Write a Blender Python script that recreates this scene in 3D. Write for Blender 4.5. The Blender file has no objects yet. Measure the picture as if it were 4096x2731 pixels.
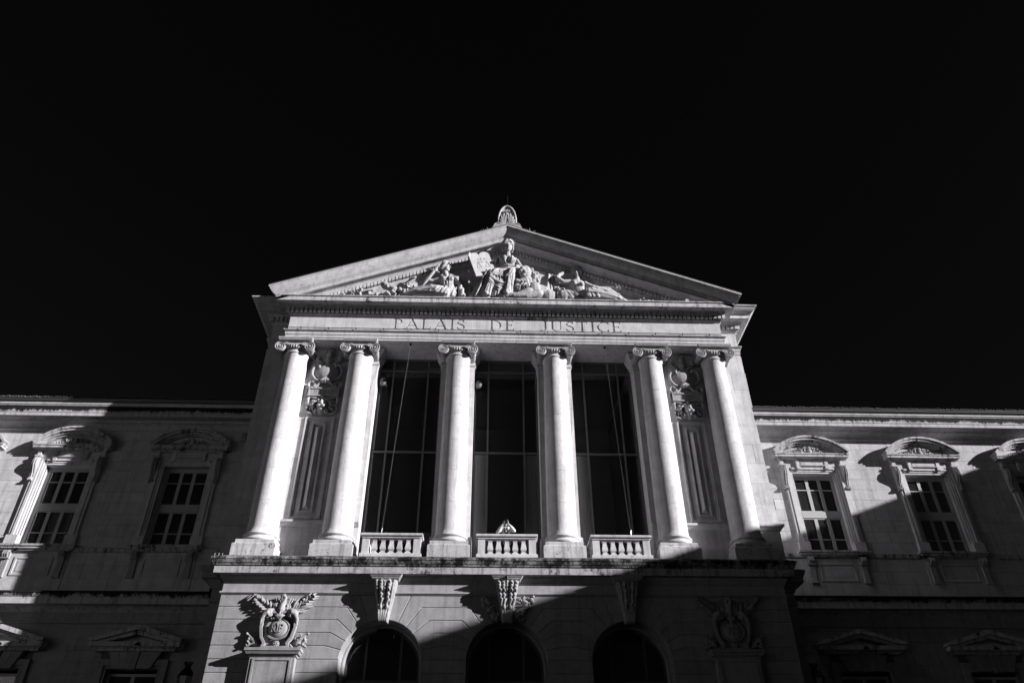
import bpy, bmesh, math, random
from mathutils import Matrix, Vector, Euler
random.seed(7)
R = math.radians
SC = bpy.context.scene
COL = SC.collection

# ---------------------------------------------------------------- camera, sky, sun, exposure
CAM = Vector((-0.799, -28.535, -10.152))
YAW, PITCH, ROLL = 0.0370, 0.6284, -0.0051
fwd = Vector((math.sin(YAW) * math.cos(PITCH), math.cos(YAW) * math.cos(PITCH), math.sin(PITCH)))
rgt = Vector((math.cos(YAW), -math.sin(YAW), 0))
upv = rgt.cross(fwd)
r2 = rgt * math.cos(ROLL) + upv * math.sin(ROLL)
u2 = upv * math.cos(ROLL) - rgt * math.sin(ROLL)
cd = bpy.data.cameras.new("camera")
cam = bpy.data.objects.new("camera", cd)
COL.objects.link(cam)
cam.matrix_world = Matrix(((r2.x, u2.x, -fwd.x, CAM.x), (r2.y, u2.y, -fwd.y, CAM.y), (r2.z, u2.z, -fwd.z, CAM.z), (0, 0, 0, 1)))
cd.sensor_width = 36
cd.lens = 3034.0 / 4096 * 36
cd.clip_end = 3000
SC.camera = cam

SUN = Vector((2.6, -1.0, 0.84)).normalized()
sun_el = math.asin(SUN.z)
sun_az = math.atan2(SUN.x, SUN.y)
W = bpy.data.worlds.new("World")
SC.world = W
W.use_nodes = True
nt = W.node_tree
for n in list(nt.nodes):
    nt.nodes.remove(n)
wo = nt.nodes.new("ShaderNodeOutputWorld")
bg = nt.nodes.new("ShaderNodeBackground")
sky = nt.nodes.new("ShaderNodeTexSky")
sky.sky_type = 'NISHITA'
sky.sun_disc = False
sky.sun_elevation = sun_el
sky.sun_rotation = sun_az
sky.air_density = 0.35
sky.dust_density = 0.0
sky.ozone_density = 3.0
sky.altitude = 200
# black-and-white film behind a deep red filter: only the sky's red light is recorded
sep = nt.nodes.new("ShaderNodeSeparateColor")
mul = nt.nodes.new("ShaderNodeMath"); mul.operation = 'MULTIPLY'; mul.inputs[1].default_value = 0.095
tint = nt.nodes.new("ShaderNodeCombineColor")
nt.links.new(sky.outputs[0], sep.inputs[0])
nt.links.new(sep.outputs[0], mul.inputs[0])
for i in range(3):
    nt.links.new(mul.outputs[0], tint.inputs[i])
nt.links.new(tint.outputs[0], bg.inputs[0])
bg.inputs[1].default_value = 0.05
nt.links.new(bg.outputs[0], wo.inputs[0])

sl = bpy.data.lights.new("sun", 'SUN')
sl.energy = 5.0
sl.angle = R(0.5)
sl.color = (1.0, 0.985, 0.995)
so = bpy.data.objects.new("sun", sl)
so.rotation_euler = SUN.to_track_quat('Z', 'Y').to_euler()
so.location = (60, -40, 40)
COL.objects.link(so)

vs = SC.view_settings
vs.view_transform = 'Standard'
try:
    vs.look = 'None'
except Exception:
    pass
vs.gamma = 1.0
vs.use_curve_mapping = False
vs.exposure = 1.15

# ---------------------------------------------------------------- mesh builder
class MB:
    def __init__(s):
        s.v = []; s.f = []; s.M = None

    def add(s, vs, fs):
        o = len(s.v)
        if s.M is not None:
            vs = [tuple(s.M @ Vector(p)) for p in vs]
        s.v += [tuple(p) for p in vs]
        s.f += [tuple(o + i for i in f) for f in fs]
        return s

    def box(s, x0, x1, y0, y1, z0, z1):
        return s.add([(x0, y0, z0), (x1, y0, z0), (x1, y1, z0), (x0, y1, z0), (x0, y0, z1), (x1, y0, z1), (x1, y1, z1), (x0, y1, z1)],
                     [(0, 3, 2, 1), (4, 5, 6, 7), (0, 1, 5, 4), (1, 2, 6, 5), (2, 3, 7, 6), (3, 0, 4, 7)])

    def prism(s, poly, y0, y1, c=0.0, upright=True):
        """poly of (x, z) pushed from y0 (front) to y1; c chamfers the front edge"""
        n = len(poly)
        if c > 0:
            ins = inset(poly, c, upright)
            vs = [(x, y0, z) for x, z in ins] + [(x, y0 + c, z) for x, z in poly] + [(x, y1, z) for x, z in poly]
            rings = 3
        else:
            vs = [(x, y0, z) for x, z in poly] + [(x, y1, z) for x, z in poly]
            rings = 2
        fs = [tuple(range(n)), tuple(range((rings - 1) * n, rings * n))[::-1]]
        for k in range(rings - 1):
            for i in range(n):
                j = (i + 1) % n
                fs.append((k * n + i, k * n + j, (k + 1) * n + j, (k + 1) * n + i))
        return s.add(vs, fs)

    def sweep(s, prof, path, cap=True):
        """prof of (out, z) carried along a plan path of (x, y); out is to the right of travel; corners mitred"""
        n = len(path); m = len(prof)
        nr = []
        for i in range(n):
            ds = []
            if i > 0: ds.append((path[i][0] - path[i - 1][0], path[i][1] - path[i - 1][1]))
            if i < n - 1: ds.append((path[i + 1][0] - path[i][0], path[i + 1][1] - path[i][1]))
            ns = []
            for dx, dy in ds:
                l = math.hypot(dx, dy); ns.append((dy / l, -dx / l))
            if len(ns) == 1: nr.append(ns[0])
            else:
                d = 1 + ns[0][0] * ns[1][0] + ns[0][1] * ns[1][1]
                nr.append(((ns[0][0] + ns[1][0]) / d, (ns[0][1] + ns[1][1]) / d))
        vs = [(path[i][0] + nr[i][0] * o, path[i][1] + nr[i][1] * o, z) for i in range(n) for o, z in prof]
        fs = [(i * m + k, (i + 1) * m + k, (i + 1) * m + k + 1, i * m + k + 1) for i in range(n - 1) for k in range(m - 1)]
        if cap:
            fs += [tuple(range(m)), tuple(range((n - 1) * m, n * m))[::-1]]
        return s.add(vs, fs)

    def lathe(s, prof, c=(0, 0, 0), seg=32, axis='z', a0=0.0, a1=2 * math.pi):
        full = abs(a1 - a0 - 2 * math.pi) < 1e-6
        na = seg if full else seg + 1
        vs = []
        for r, h in prof:
            for i in range(na):
                a = a0 + (a1 - a0) * i / seg
                if axis == 'z': vs.append((c[0] + r * math.cos(a), c[1] + r * math.sin(a), c[2] + h))
                elif axis == 'y': vs.append((c[0] + r * math.cos(a), c[1] + h, c[2] + r * math.sin(a)))
                else: vs.append((c[0] + h, c[1] + r * math.cos(a), c[2] + r * math.sin(a)))
        fs = []
        for k in range(len(prof) - 1):
            for i in range(na if full else na - 1):
                j = (i + 1) % na
                fs.append((k * na + i, k * na + j, (k + 1) * na + j, (k + 1) * na + i))
        if full:
            fs += [tuple(range(na))[::-1], tuple(range((len(prof) - 1) * na, len(prof) * na))]
        return s.add(vs, fs)

    def tube(s, pts, rad, seg=8, flat=1.0):
        """rounded chain through pts with a radius per point (closed, hemispherical-ish ends)"""
        pts = [Vector(p) for p in pts]
        if not isinstance(rad, (list, tuple)): rad = [rad] * len(pts)
        n = len(pts)
        rings = []
        up = Vector((0.13, -1, 0.31)).normalized()
        for i in range(n):
            d = (pts[min(i + 1, n - 1)] - pts[max(i - 1, 0)])
            if d.length < 1e-9: d = Vector((0, 0, 1))
            d.normalize()
            a = d.cross(up)
            if a.length < 1e-3: a = d.cross(Vector((1, 0, 0)))
            a.normalize(); b = d.cross(a).normalized()
            if i == 0:
                rings.append((pts[0] - d * rad[0] * 0.9, rad[0] * 0.35, a, b)); rings.append((pts[0] - d * rad[0] * 0.55, rad[0] * 0.8, a, b))
            rings.append((pts[i], rad[i], a, b))
            if i == n - 1:
                rings.append((pts[i] + d * rad[i] * 0.55, rad[i] * 0.8, a, b)); rings.append((pts[i] + d * rad[i] * 0.9, rad[i] * 0.35, a, b))
        vs = []
        for c, r, a, b in rings:
            for k in range(seg):
                t = 2 * math.pi * k / seg
                vs.append(c + a * (r * math.cos(t)) + b * (r * math.sin(t) * flat))
        m = len(rings)
        fs = [(i * seg + k, i * seg + (k + 1) % seg, (i + 1) * seg + (k + 1) % seg, (i + 1) * seg + k) for i in range(m - 1) for k in range(seg)]
        fs += [tuple(range(seg))[::-1], tuple(range((m - 1) * seg, m * seg))]
        return s.add([tuple(p) for p in vs], fs)

    def ell(s, c, r, rot=(0, 0, 0), seg=12, rings=8):
        if not isinstance(r, (list, tuple)): r = (r, r, r)
        E3 = Euler([R(a) for a in rot]).to_matrix()
        vs = []
        for i in range(1, rings):
            t = math.pi * i / rings
            for k in range(seg):
                p = 2 * math.pi * k / seg
                q = E3 @ Vector((r[0] * math.sin(t) * math.cos(p), r[1] * math.sin(t) * math.sin(p), r[2] * math.cos(t)))
                vs.append((c[0] + q.x, c[1] + q.y, c[2] + q.z))
        q = E3 @ Vector((0, 0, r[2]))
        vs.append((c[0] + q.x, c[1] + q.y, c[2] + q.z)); vs.append((c[0] - q.x, c[1] - q.y, c[2] - q.z))
        T = len(vs) - 2; B = T + 1
        fs = [(i * seg + k, (i + 1) * seg + k, (i + 1) * seg + (k + 1) % seg, i * seg + (k + 1) % seg) for i in range(rings - 2) for k in range(seg)]
        fs += [(T, k, (k + 1) % seg) for k in range(seg)] + [(B, (rings - 2) * seg + (k + 1) % seg, (rings - 2) * seg + k) for k in range(seg)]
        return s.add(vs, fs)

    def mesh(s, name, mat, smooth=None):
        me = bpy.data.meshes.new(name)
        me.from_pydata(s.v, [], s.f)
        bm = bmesh.new(); bm.from_mesh(me)
        bmesh.ops.recalc_face_normals(bm, faces=bm.faces)
        bm.to_mesh(me); bm.free()
        if smooth is not None:
            me.shade_smooth()
            me.set_sharp_from_angle(angle=R(smooth))
        if mat: me.materials.append(mat)
        return me

    def build(s, name, mat, parent=None, smooth=None):
        return link(name, s.mesh(name, mat, smooth), parent)


def inset(poly, c, upright=True):
    """move every edge of poly inwards by c (upright edges stay put when upright is False)"""
    n = len(poly)
    A = sum(poly[i][0] * poly[(i + 1) % n][1] - poly[(i + 1) % n][0] * poly[i][1] for i in range(n))
    sg = 1 if A > 0 else -1
    out = []
    for i in range(n):
        p0, p1, p2 = poly[i - 1], poly[i], poly[(i + 1) % n]
        d1 = Vector((p1[0] - p0[0], p1[1] - p0[1])); d2 = Vector((p2[0] - p1[0], p2[1] - p1[1]))
        if d1.length < 1e-9 or d2.length < 1e-9:
            out.append(p1); continue
        d1.normalize(); d2.normalize()
        n1 = Vector((-d1.y, d1.x)) * sg; n2 = Vector((-d2.y, d2.x)) * sg
        c1 = 0.0 if (not upright and abs(d1.x) < 1e-4) else c
        c2 = 0.0 if (not upright and abs(d2.x) < 1e-4) else c
        det = n1.x * n2.y - n1.y * n2.x
        if abs(det) < 0.25: o = (n1 + n2).normalized() * max(c1, c2)
        else: o = Vector(((c1 * n2.y - c2 * n1.y) / det, (n1.x * c2 - n2.x * c1) / det))
        out.append((p1[0] + o.x, p1[1] + o.y))
    return out


def link(name, me, parent=None):
    o = bpy.data.objects.new(name, me)
    COL.objects.link(o)
    if parent is not None:
        o.parent = parent
        if parent.get('_base'):
            o.matrix_parent_inverse = Matrix.Translation(-Vector(parent.location))
    return o


def thing(name, label, cat, loc, group=None):
    o = bpy.data.objects.new(name, None)
    o.empty_display_size = 0.3
    o.location = loc
    COL.objects.link(o)
    o['_base'] = 1
    o['label'] = label; o['category'] = cat
    if group: o['group'] = group
    return o


def tag(o, label, cat, group=None, kind=None):
    o['label'] = label; o['category'] = cat
    if group: o['group'] = group
    if kind: o['kind'] = kind
    return o


def copy_part(o, parent, dx, flip=False):
    """copy a part and its sub-parts, moved dx along the front"""
    c = o.copy(); COL.objects.link(c); c.parent = parent
    if parent is not None and parent.get('_base'): c.matrix_parent_inverse = Matrix.Translation(-Vector(parent.location))
    c.location = (o.location.x + dx, o.location.y, o.location.z)
    def kids(src, dst):
        for ch in src.children:
            d = ch.copy(); COL.objects.link(d); d.parent = dst; d.matrix_parent_inverse = Matrix.Identity(4)
            kids(ch, d)
    kids(o, c)
    return c


def remesh(mb, name, mat, parent, voxel=0.03, smooth=2, rough=0.0, rscale=6.0):
    """one continuous carved surface from overlapping volumes"""
    me = mb.mesh(name + "_raw", None)
    o = bpy.data.objects.new(name, me)
    COL.objects.link(o)
    m = o.modifiers.new("r", 'REMESH'); m.mode = 'VOXEL'; m.voxel_size = voxel
    if smooth:
        q = o.modifiers.new("s", 'SMOOTH'); q.iterations = smooth; q.factor = 0.5
    if rough:
        tx = bpy.data.textures.new("carving", 'CLOUDS'); tx.noise_scale = 1.0 / rscale; tx.noise_depth = 2
        d = o.modifiers.new("d", 'DISPLACE'); d.texture = tx; d.strength = rough; d.texture_coords = 'GLOBAL'; d.mid_level = 0.5
    dg = bpy.context.evaluated_depsgraph_get()
    nm = bpy.data.meshes.new_from_object(o.evaluated_get(dg))
    nm.name = name
    bpy.data.objects.remove(o); bpy.data.meshes.remove(me)
    nm.materials.clear(); nm.materials.append(mat)
    nm.shade_smooth()
    return link(name, nm, parent)


# ---------------------------------------------------------------- materials (grey: the photograph is black and white)
def N(nt, t, **kw):
    n = nt.nodes.new(t)
    for k, v in kw.items(): setattr(n, k, v)
    return n


def math_(nt, op, a, b=None, c=None, clamp=False):
    n = nt.nodes.new("ShaderNodeMath"); n.operation = op; n.use_clamp = clamp
    for i, x in enumerate((a, b, c)):
        if x is None: continue
        if isinstance(x, (int, float)): n.inputs[i].default_value = x
        else: nt.links.new(x, n.inputs[i])
    return n.outputs[0]


def ramp01(nt, x, lo, hi):
    n = nt.nodes.new("ShaderNodeMapRange"); n.interpolation_type = 'SMOOTHSTEP'
    nt.links.new(x, n.inputs[0]); n.inputs[1].default_value = lo; n.inputs[2].default_value = hi
    return n.outputs[0]


def noise(nt, vec, scale, detail=4.0, rough=0.55, stretch=None):
    if stretch:
        mp = nt.nodes.new("ShaderNodeMapping"); mp.inputs[3].default_value = stretch
        nt.links.new(vec, mp.inputs[0]); vec = mp.outputs[0]
    n = nt.nodes.new("ShaderNodeTexNoise")
    n.inputs['Scale'].default_value = scale; n.inputs['Detail'].default_value = detail; n.inputs['Roughness'].default_value = rough
    nt.links.new(vec, n.inputs['Vector'])
    return n.outputs[0]


def stone(name, base=0.46, dirt=0.25, crust=0.0, band=None, soft=0.16, bump=0.5, rnd=0.07, pits=0.25):
    """limestone: mottled, streaked by rain, pitted; crust = black sulphate crust; band = (z_low, z_high) fringe of crust"""
    m = bpy.data.materials.new(name); m.use_nodes = True
    nt = m.node_tree
    b = nt.nodes['Principled BSDF']
    b.inputs['Roughness'].default_value = 0.92
    b.inputs['Specular IOR Level'].default_value = 0.15
    pos = N(nt, "ShaderNodeNewGeometry").outputs['Position']
    big = noise(nt, pos, 0.45, 3)
    mid = noise(nt, pos, 2.6, 8, 0.62)
    fine = noise(nt, pos, 22, 6, 0.65)
    streak = noise(nt, pos, 1.0, 6, 0.6, stretch=(5.5, 5.5, 0.4))
    rn = N(nt, "ShaderNodeObjectInfo").outputs['Random']
    v = math_(nt, 'MULTIPLY_ADD', big, 0.34, 0.83)
    v = math_(nt, 'MULTIPLY', v, math_(nt, 'MULTIPLY_ADD', mid, 0.70, 0.65))
    v = math_(nt, 'MULTIPLY', v, math_(nt, 'MULTIPLY_ADD', fine, 0.40, 0.80))
    v = math_(nt, 'MULTIPLY', v, math_(nt, 'MULTIPLY_ADD', rn, 2 * rnd, 1 - rnd))
    ds = ramp01(nt, streak, 0.46, 0.68)
    v = math_(nt, 'MULTIPLY', v, math_(nt, 'MULTIPLY_ADD', ds, -dirt, 1.0))
    pt = ramp01(nt, noise(nt, pos, 34, 3, 0.5), 0.66, 0.74)
    v = math_(nt, 'MULTIPLY', v, math_(nt, 'MULTIPLY_ADD', pt, -pits, 1.0))
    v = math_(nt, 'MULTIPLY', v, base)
    if crust > 0:
        s2 = noise(nt, pos, 1.0, 9, 0.72, stretch=(1.3, 1.3, 1.6))
        s3 = noise(nt, pos, 1.0, 7, 0.7, stretch=(7, 7, 1.2))
        s4 = noise(nt, pos, 16, 4, 0.7)
        cm = math_(nt, 'MULTIPLY_ADD', s3, 0.35, math_(nt, 'MULTIPLY', s2, 0.62))
        cm = math_(nt, 'MULTIPLY_ADD', s4, 0.23, cm)
        if band:
            sx = N(nt, "ShaderNodeSeparateXYZ"); nt.links.new(pos, sx.inputs[0])
            h = math_(nt, 'DIVIDE', math_(nt, 'SUBTRACT', sx.outputs[2], band[0]), band[1] - band[0])
            cm = math_(nt, 'ADD', cm, math_(nt, 'MULTIPLY', math_(nt, 'SUBTRACT', h, 0.55), 0.55))
        lo = 0.82 - 0.5 * crust
        k = ramp01(nt, cm, lo, lo + soft)
        k = math_(nt, 'MULTIPLY', k, 0.98)
        inv = math_(nt, 'SUBTRACT', 1.0, k)
        v = math_(nt, 'ADD', math_(nt, 'MULTIPLY', v, inv), math_(nt, 'MULTIPLY', k, 0.006))
    cc = N(nt, "ShaderNodeCombineColor")
    nt.links.new(v, cc.inputs[0]); nt.links.new(math_(nt, 'MULTIPLY', v, 0.985), cc.inputs[1]); nt.links.new(math_(nt, 'MULTIPLY', v, 1.005), cc.inputs[2])
    nt.links.new(cc.outputs[0], b.inputs['Base Color'])
    hgt = math_(nt, 'ADD', math_(nt, 'MULTIPLY', fine, 0.6), math_(nt, 'MULTIPLY', pt, -0.5))
    hgt = math_(nt, 'ADD', hgt, math_(nt, 'MULTIPLY', mid, 0.9))
    bp = N(nt, "ShaderNodeBump"); bp.inputs['Strength'].default_value = bump; bp.inputs['Distance'].default_value = 0.018
    nt.links.new(hgt, bp.inputs['Height']); nt.links.new(bp.outputs[0], b.inputs['Normal'])
    return m


def plain(name, v, rough=0.6, metal=0.0, spec=0.3, var=0.15, scale=8.0):
    m = bpy.data.materials.new(name); m.use_nodes = True
    nt = m.node_tree; b = nt.nodes['Principled BSDF']
    b.inputs['Roughness'].default_value = rough; b.inputs['Metallic'].default_value = metal
    b.inputs['Specular IOR Level'].default_value = spec
    pos = N(nt, "ShaderNodeNewGeometry").outputs['Position']
    n = noise(nt, pos, scale, 5)
    val = math_(nt, 'MULTIPLY', math_(nt, 'MULTIPLY_ADD', n, 2 * var, 1 - var), v)
    cc = N(nt, "ShaderNodeCombineColor")
    for i in range(3): nt.links.new(val, cc.inputs[i])
    nt.links.new(cc.outputs[0], b.inputs['Base Color'])
    return m


def glass(name, tintv=0.75):
    m = bpy.data.materials.new(name); m.use_nodes = True
    nt = m.node_tree
    for n in list(nt.nodes): nt.nodes.remove(n)
    o = N(nt, "ShaderNodeOutputMaterial"); mx = N(nt, "ShaderNodeMixShader"); t = N(nt, "ShaderNodeBsdfTransparent"); g = N(nt, "ShaderNodeBsdfGlossy")
    t.inputs[0].default_value = (tintv, tintv, tintv, 1)
    g.inputs[0].default_value = (0.9, 0.9, 0.9, 1); g.inputs['Roughness'].default_value = 0.02
    fr = N(nt, "ShaderNodeFresnel"); fr.inputs[0].default_value = 1.5
    pos = N(nt, "ShaderNodeNewGeometry").outputs['Position']
    bp = N(nt, "ShaderNodeBump"); bp.inputs['Strength'].default_value = 0.08; bp.inputs['Distance'].default_value = 0.02
    nt.links.new(noise(nt, pos, 1.3, 2), bp.inputs['Height']); nt.links.new(bp.outputs[0], g.inputs['Normal'])
    nt.links.new(fr.outputs[0], mx.inputs[0]); nt.links.new(t.outputs[0], mx.inputs[1]); nt.links.new(g.outputs[0], mx.inputs[2])
    dm = N(nt, 'ShaderNodeMixShader'); df = N(nt, 'ShaderNodeBsdfDiffuse'); df.inputs[0].default_value = (0.5, 0.5, 0.5, 1)   # dust on the pane
    du = math_(nt, 'MULTIPLY_ADD', noise(nt, pos, 2.2, 4), 0.055, 0.005)
    nt.links.new(du, dm.inputs[0]); nt.links.new(mx.outputs[0], dm.inputs[1]); nt.links.new(df.outputs[0], dm.inputs[2])
    nt.links.new(dm.outputs[0], o.inputs[0])
    return m


S_WALL = stone("ashlar_stone", 0.48, 0.18)
S_WING = stone("wing_stone", 0.42, 0.20, bump=0.6)
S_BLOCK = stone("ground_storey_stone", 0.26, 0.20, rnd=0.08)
S_COL = stone("column_stone", 0.49, 0.22, bump=1.0, pits=0.35)
S_TRIM = stone("moulding_stone", 0.46, 0.25)
S_CARVE = stone("carved_stone", 0.33, 0.22, bump=0.45)
S_CARVE2 = stone("carved_relief_stone", 0.30, 0.25, bump=0.4)
S_TERR = stone("weathered_terrace_stone", 0.36, 0.5, crust=0.45, soft=0.15)
S_CRUST = stone("sooty_cornice_stone", 0.33, 0.4, crust=0.68, soft=0.17)
S_PLINTH = stone("weathered_plinth_stone", 0.43, 0.4, crust=0.36, soft=0.10)
S_WCOR = stone("wing_cornice_stone", 0.42, 0.35, crust=0.60, band=(8.0, 8.5), soft=0.12)
S_WLOW = stone("wing_stringcourse_stone", 0.40, 0.4, crust=0.62, band=(-0.64, 0.0), soft=0.12)
S_HOOD = stone("hood_stone", 0.40, 0.45, crust=0.42, soft=0.10)
S_TROPHY = stone("emblem_stone", 0.25, 0.22, bump=0.45)
S_DAMP = stone("damp_stained_stone", 0.34, 0.4, crust=0.58, soft=0.2)
S_JOINT = plain("joint_mortar", 0.10, 0.95)
S_SOFFIT = stone("portico_soffit_stone", 0.42, 0.15, bump=0.3)
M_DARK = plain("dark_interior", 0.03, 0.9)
M_FRAME = plain("white_window_paint", 0.34, 0.5, var=0.12, scale=3)
M_MET = plain("dark_window_metal", 0.13, 0.5, 0.3)
M_DOOR = plain("grey_door_paint", 0.07, 0.6)
M_IRON = plain("black_iron", 0.012, 0.5, 0.4)
M_ZINC = plain("zinc_sheet", 0.12, 0.55, 0.3)
M_TILE = plain("roof_tile_clay", 0.12, 0.85, scale=3)
M_BLIND = plain("roller_blind_cloth", 0.6, 0.9, var=0.06, scale=1.5)
M_CURT = plain("net_curtain_cloth", 0.30, 0.9)
M_GLASS = glass("window_glass", 0.88)
M_LETTER = plain("dark_letter_paint", 0.10, 0.9)  # dark paint of the plaque letters
# ---------------------------------------------------------------- the ground of the square
GZ = -11.75
g = MB(); g.add([(-400, -400, GZ), (400, -400, GZ), (400, 400, GZ), (-400, 400, GZ)], [(0, 1, 2, 3)])
o = g.build("ground", stone("paving", 0.07, 0.1, bump=0.2)); o['kind'] = 'structure'

# ---------------------------------------------------------------- the courthouse
CH = thing("courthouse", "pale stone neoclassical courthouse with a columned portico and two long wings", "building", (0, 0, GZ))
XC = 9.5
SL = 0.38          # rise of the pediment per metre
COLX = [-9.5, -6.6, -2.2, 2.2, 6.6, 9.5]
PP = [(-XC, 0.27), (-XC, 0), (XC, 0), (XC, 0.27)]            # portico plan
BP = [(-10.45, 10), (-10.45, 0.8), (10.45, 0.8), (10.45, 10)]  # pavilion body plan


def loft_sq(mb, rings, cx=0, cy=0):
    vs = []; fs = []
    for h, z in rings:
        hx, hy = h if isinstance(h, tuple) else (h, h)
        vs += [(cx - hx, cy - hy, z), (cx + hx, cy - hy, z), (cx + hx, cy + hy, z), (cx - hx, cy + hy, z)]
    for i in range(len(rings) - 1):
        for k in range(4):
            fs.append((i * 4 + k, i * 4 + (k + 1) % 4, i * 4 + 4 + (k + 1) % 4, i * 4 + 4 + k))
    n = len(rings)
    fs += [(0, 1, 2, 3), tuple(range(4 * n - 4, 4 * n))]
    return mb.add(vs, fs)


def arc_pts(cx, cz, r, a0, a1, n, rz=None):
    rz = rz or r
    return [(cx + r * math.cos(R(a0 + (a1 - a0) * i / n)), cz + rz * math.sin(R(a0 + (a1 - a0) * i / n))) for i in range(n + 1)]


def wall_holes(mb, x0, x1, z0, z1, y0, y1, holes):
    xs = sorted({x0, x1, *[min(max(h[k], x0), x1) for h in holes for k in (0, 1)]})
    zs = sorted({z0, z1, *[min(max(h[k], z0), z1) for h in holes for k in (2, 3)]})
    for a, b in zip(xs, xs[1:]):
        run = None
        for c, d in list(zip(zs, zs[1:])) + [(None, None)]:
            free = c is not None and not any(h[0] < (a + b) / 2 < h[1] and h[2] < (c + d) / 2 < h[3] for h in holes)
            if free: run = (run[0], d) if run else (c, d)
            elif run:
                mb.box(a, b, y0, y1, run[0], run[1]); run = None


def ashlar(parent, mat, x0, x1, z0, z1, y, holes=(), h=0.55, L=1.1, gap=0.006, depth=0.05, jit=0.003, ch=0.0, seed=1, heights=None):
    rnd = random.Random(seed)
    zs = heights or [z0 + h * i for i in range(int((z1 - z0) / h + 1.5))]
    zs[-1] = z1
    for i in range(len(zs) - 1):
        x = x0 - (0.5 * L if i % 2 else 0) - rnd.random() * 0.2 * L
        while x < x1:
            l = L * rnd.uniform(0.75, 1.25)
            cells = [(max(x, x0), min(x + l, x1), zs[i], zs[i + 1])]
            x += l
            for hx0, hx1, hz0, hz1 in holes:
                nc = []
                for a, b, c, d in cells:
                    if hx1 <= a or hx0 >= b or hz1 <= c or hz0 >= d: nc.append((a, b, c, d)); continue
                    if hz1 < d: nc.append((max(a, hx0), min(b, hx1), hz1, d))
                    if hz0 > c: nc.append((max(a, hx0), min(b, hx1), c, hz0))
                    if hx0 > a: nc.append((a, hx0, c, d))
                    if hx1 < b: nc.append((hx1, b, c, d))
                cells = nc
            for a, b, c, d in cells:
                if b - a < 0.06 or d - c < 0.06: continue
                yj = y + rnd.uniform(-jit, jit)
                mb = MB()
                if ch: mb.prism([(a, c), (b, c), (b, d), (a, d)], yj, y + depth, ch)
                else: mb.box(a + gap / 2, b - gap / 2, yj, y + depth, c + gap / 2, d - gap / 2)
                mb.build("stone", S_DAMP if (mat is S_WING and abs((a + b) / 2) < 11.75 and rnd.random() < 0.8) else mat, parent)


# ---- body shell
for s in (-1, 1):
    wl = MB()
    wl.prism([(s * 5.84, -0.02), (s * 11.0, -0.02), (s * 11.0, 10.14), (s * 5.84, 10.14)][::s], 0.30, 10.0)
    body = wl.build("portico_wall", S_WALL, CH)
    a, b = sorted((s * 8.72, s * 11.02))
    ashlar(body, S_WALL, a, b, 1.83, 10.14, 0.25, h=0.92, L=1.3, depth=0.06, seed=3 + s)
    a, b = sorted((s * 5.84, s * 7.38))
    ashlar(body, S_WALL, a, b, 1.83, 10.14, 0.25, h=0.92, L=1.6, depth=0.06, seed=13 + s)
    a, b = sorted((s * 5.84, s * 11.02))
    ashlar(body, S_WALL, a, b, 0.0, 1.58, 0.25, h=0.79, L=1.5, depth=0.06, seed=23 + s)
    # field around the framed panel and the relief
    a, b = sorted((s * 7.38, s * 8.72))
    ashlar(body, S_WALL, a, b, 1.83, 10.14, 0.252, h=0.92, L=1.6, depth=0.06, seed=33 + s)
for s in (-1, 1):
    led = MB()
    pr = [(-0.04, 1.58), (0.03, 1.58), (0.06, 1.62), (0.11, 1.68), (0.155, 1.72), (0.17, 1.75), (0.17, 1.82), (0.08, 1.85), (-0.04, 1.85)]
    if s < 0: led.sweep(pr, [(-11.02, 3.2), (-11.02, 0.25), (-5.84, 0.25)])
    else: led.sweep(pr, [(5.84, 0.25), (11.02, 0.25), (11.02, 3.2)])
    led.build("wall_ledge", S_TRIM, CH)
for cx in (-2.2, 2.2):
    m = MB(); m.box(cx - 0.755, cx + 0.755, 0.25, 1.2, 0.0, 10.14)
    pil = m.build("pilaster", S_WALL, CH)
    m = MB()
    for dx in (0,):
        rings = [((0.77, 0.02), 9.30)]
        m.sweep([(-0.02, 9.32), (0.03, 9.32), (0.05, 9.36), (0.03, 9.40), (0.03, 9.62), (0.07, 9.66), (0.07, 9.72), (0.15, 9.84), (0.21, 9.98), (0.24, 10.0), (0.24, 10.13), (-0.02, 10.13)], [(cx - 0.755, 0.93), (cx - 0.755, 0.25), (cx + 0.755, 0.25), (cx + 0.755, 0.93)])
    m.build("pilaster_capital", S_TRIM, pil)
    m = MB(); m.sweep([(-0.02, 0.0), (0.08, 0.0), (0.08, 1.15), (0.05, 1.22), (-0.02, 1.25)], [(cx - 0.755, 0.93), (cx - 0.755, 0.25), (cx + 0.755, 0.25), (cx + 0.755, 0.93)])
    m.build("pilaster_base", S_TRIM, pil)
for s in (-1, 1):
    m = MB()
    pth = [(-6.5, 0.25), (-5.84, 0.25), (-5.84, 0.93)] if s < 0 else [(5.84, 0.93), (5.84, 0.25), (6.5, 0.25)]
    m.sweep([(-0.02, 9.32), (0.03, 9.32), (0.05, 9.36), (0.03, 9.40), (0.03, 9.62), (0.07, 9.66), (0.07, 9.72), (0.15, 9.84), (0.21, 9.98), (0.24, 10.0), (0.24, 10.13), (-0.02, 10.13)], pth)
    m.build("pilaster_capital", S_TRIM, CH)
m = MB(); m.box(-10.9, 10.9, -0.5, 1.35, -0.12, 0.0); m.box(-5.84, 5.84, 1.2, 1.35, 0, 1.75)
m.build("terrace_floor", S_TERR, CH)
m = MB()
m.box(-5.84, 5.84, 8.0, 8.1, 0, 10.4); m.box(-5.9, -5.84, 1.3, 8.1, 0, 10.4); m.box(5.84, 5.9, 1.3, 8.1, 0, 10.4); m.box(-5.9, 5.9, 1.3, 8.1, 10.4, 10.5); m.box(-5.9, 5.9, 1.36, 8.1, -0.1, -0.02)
m.build("hall_interior", M_DARK, CH)

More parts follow.
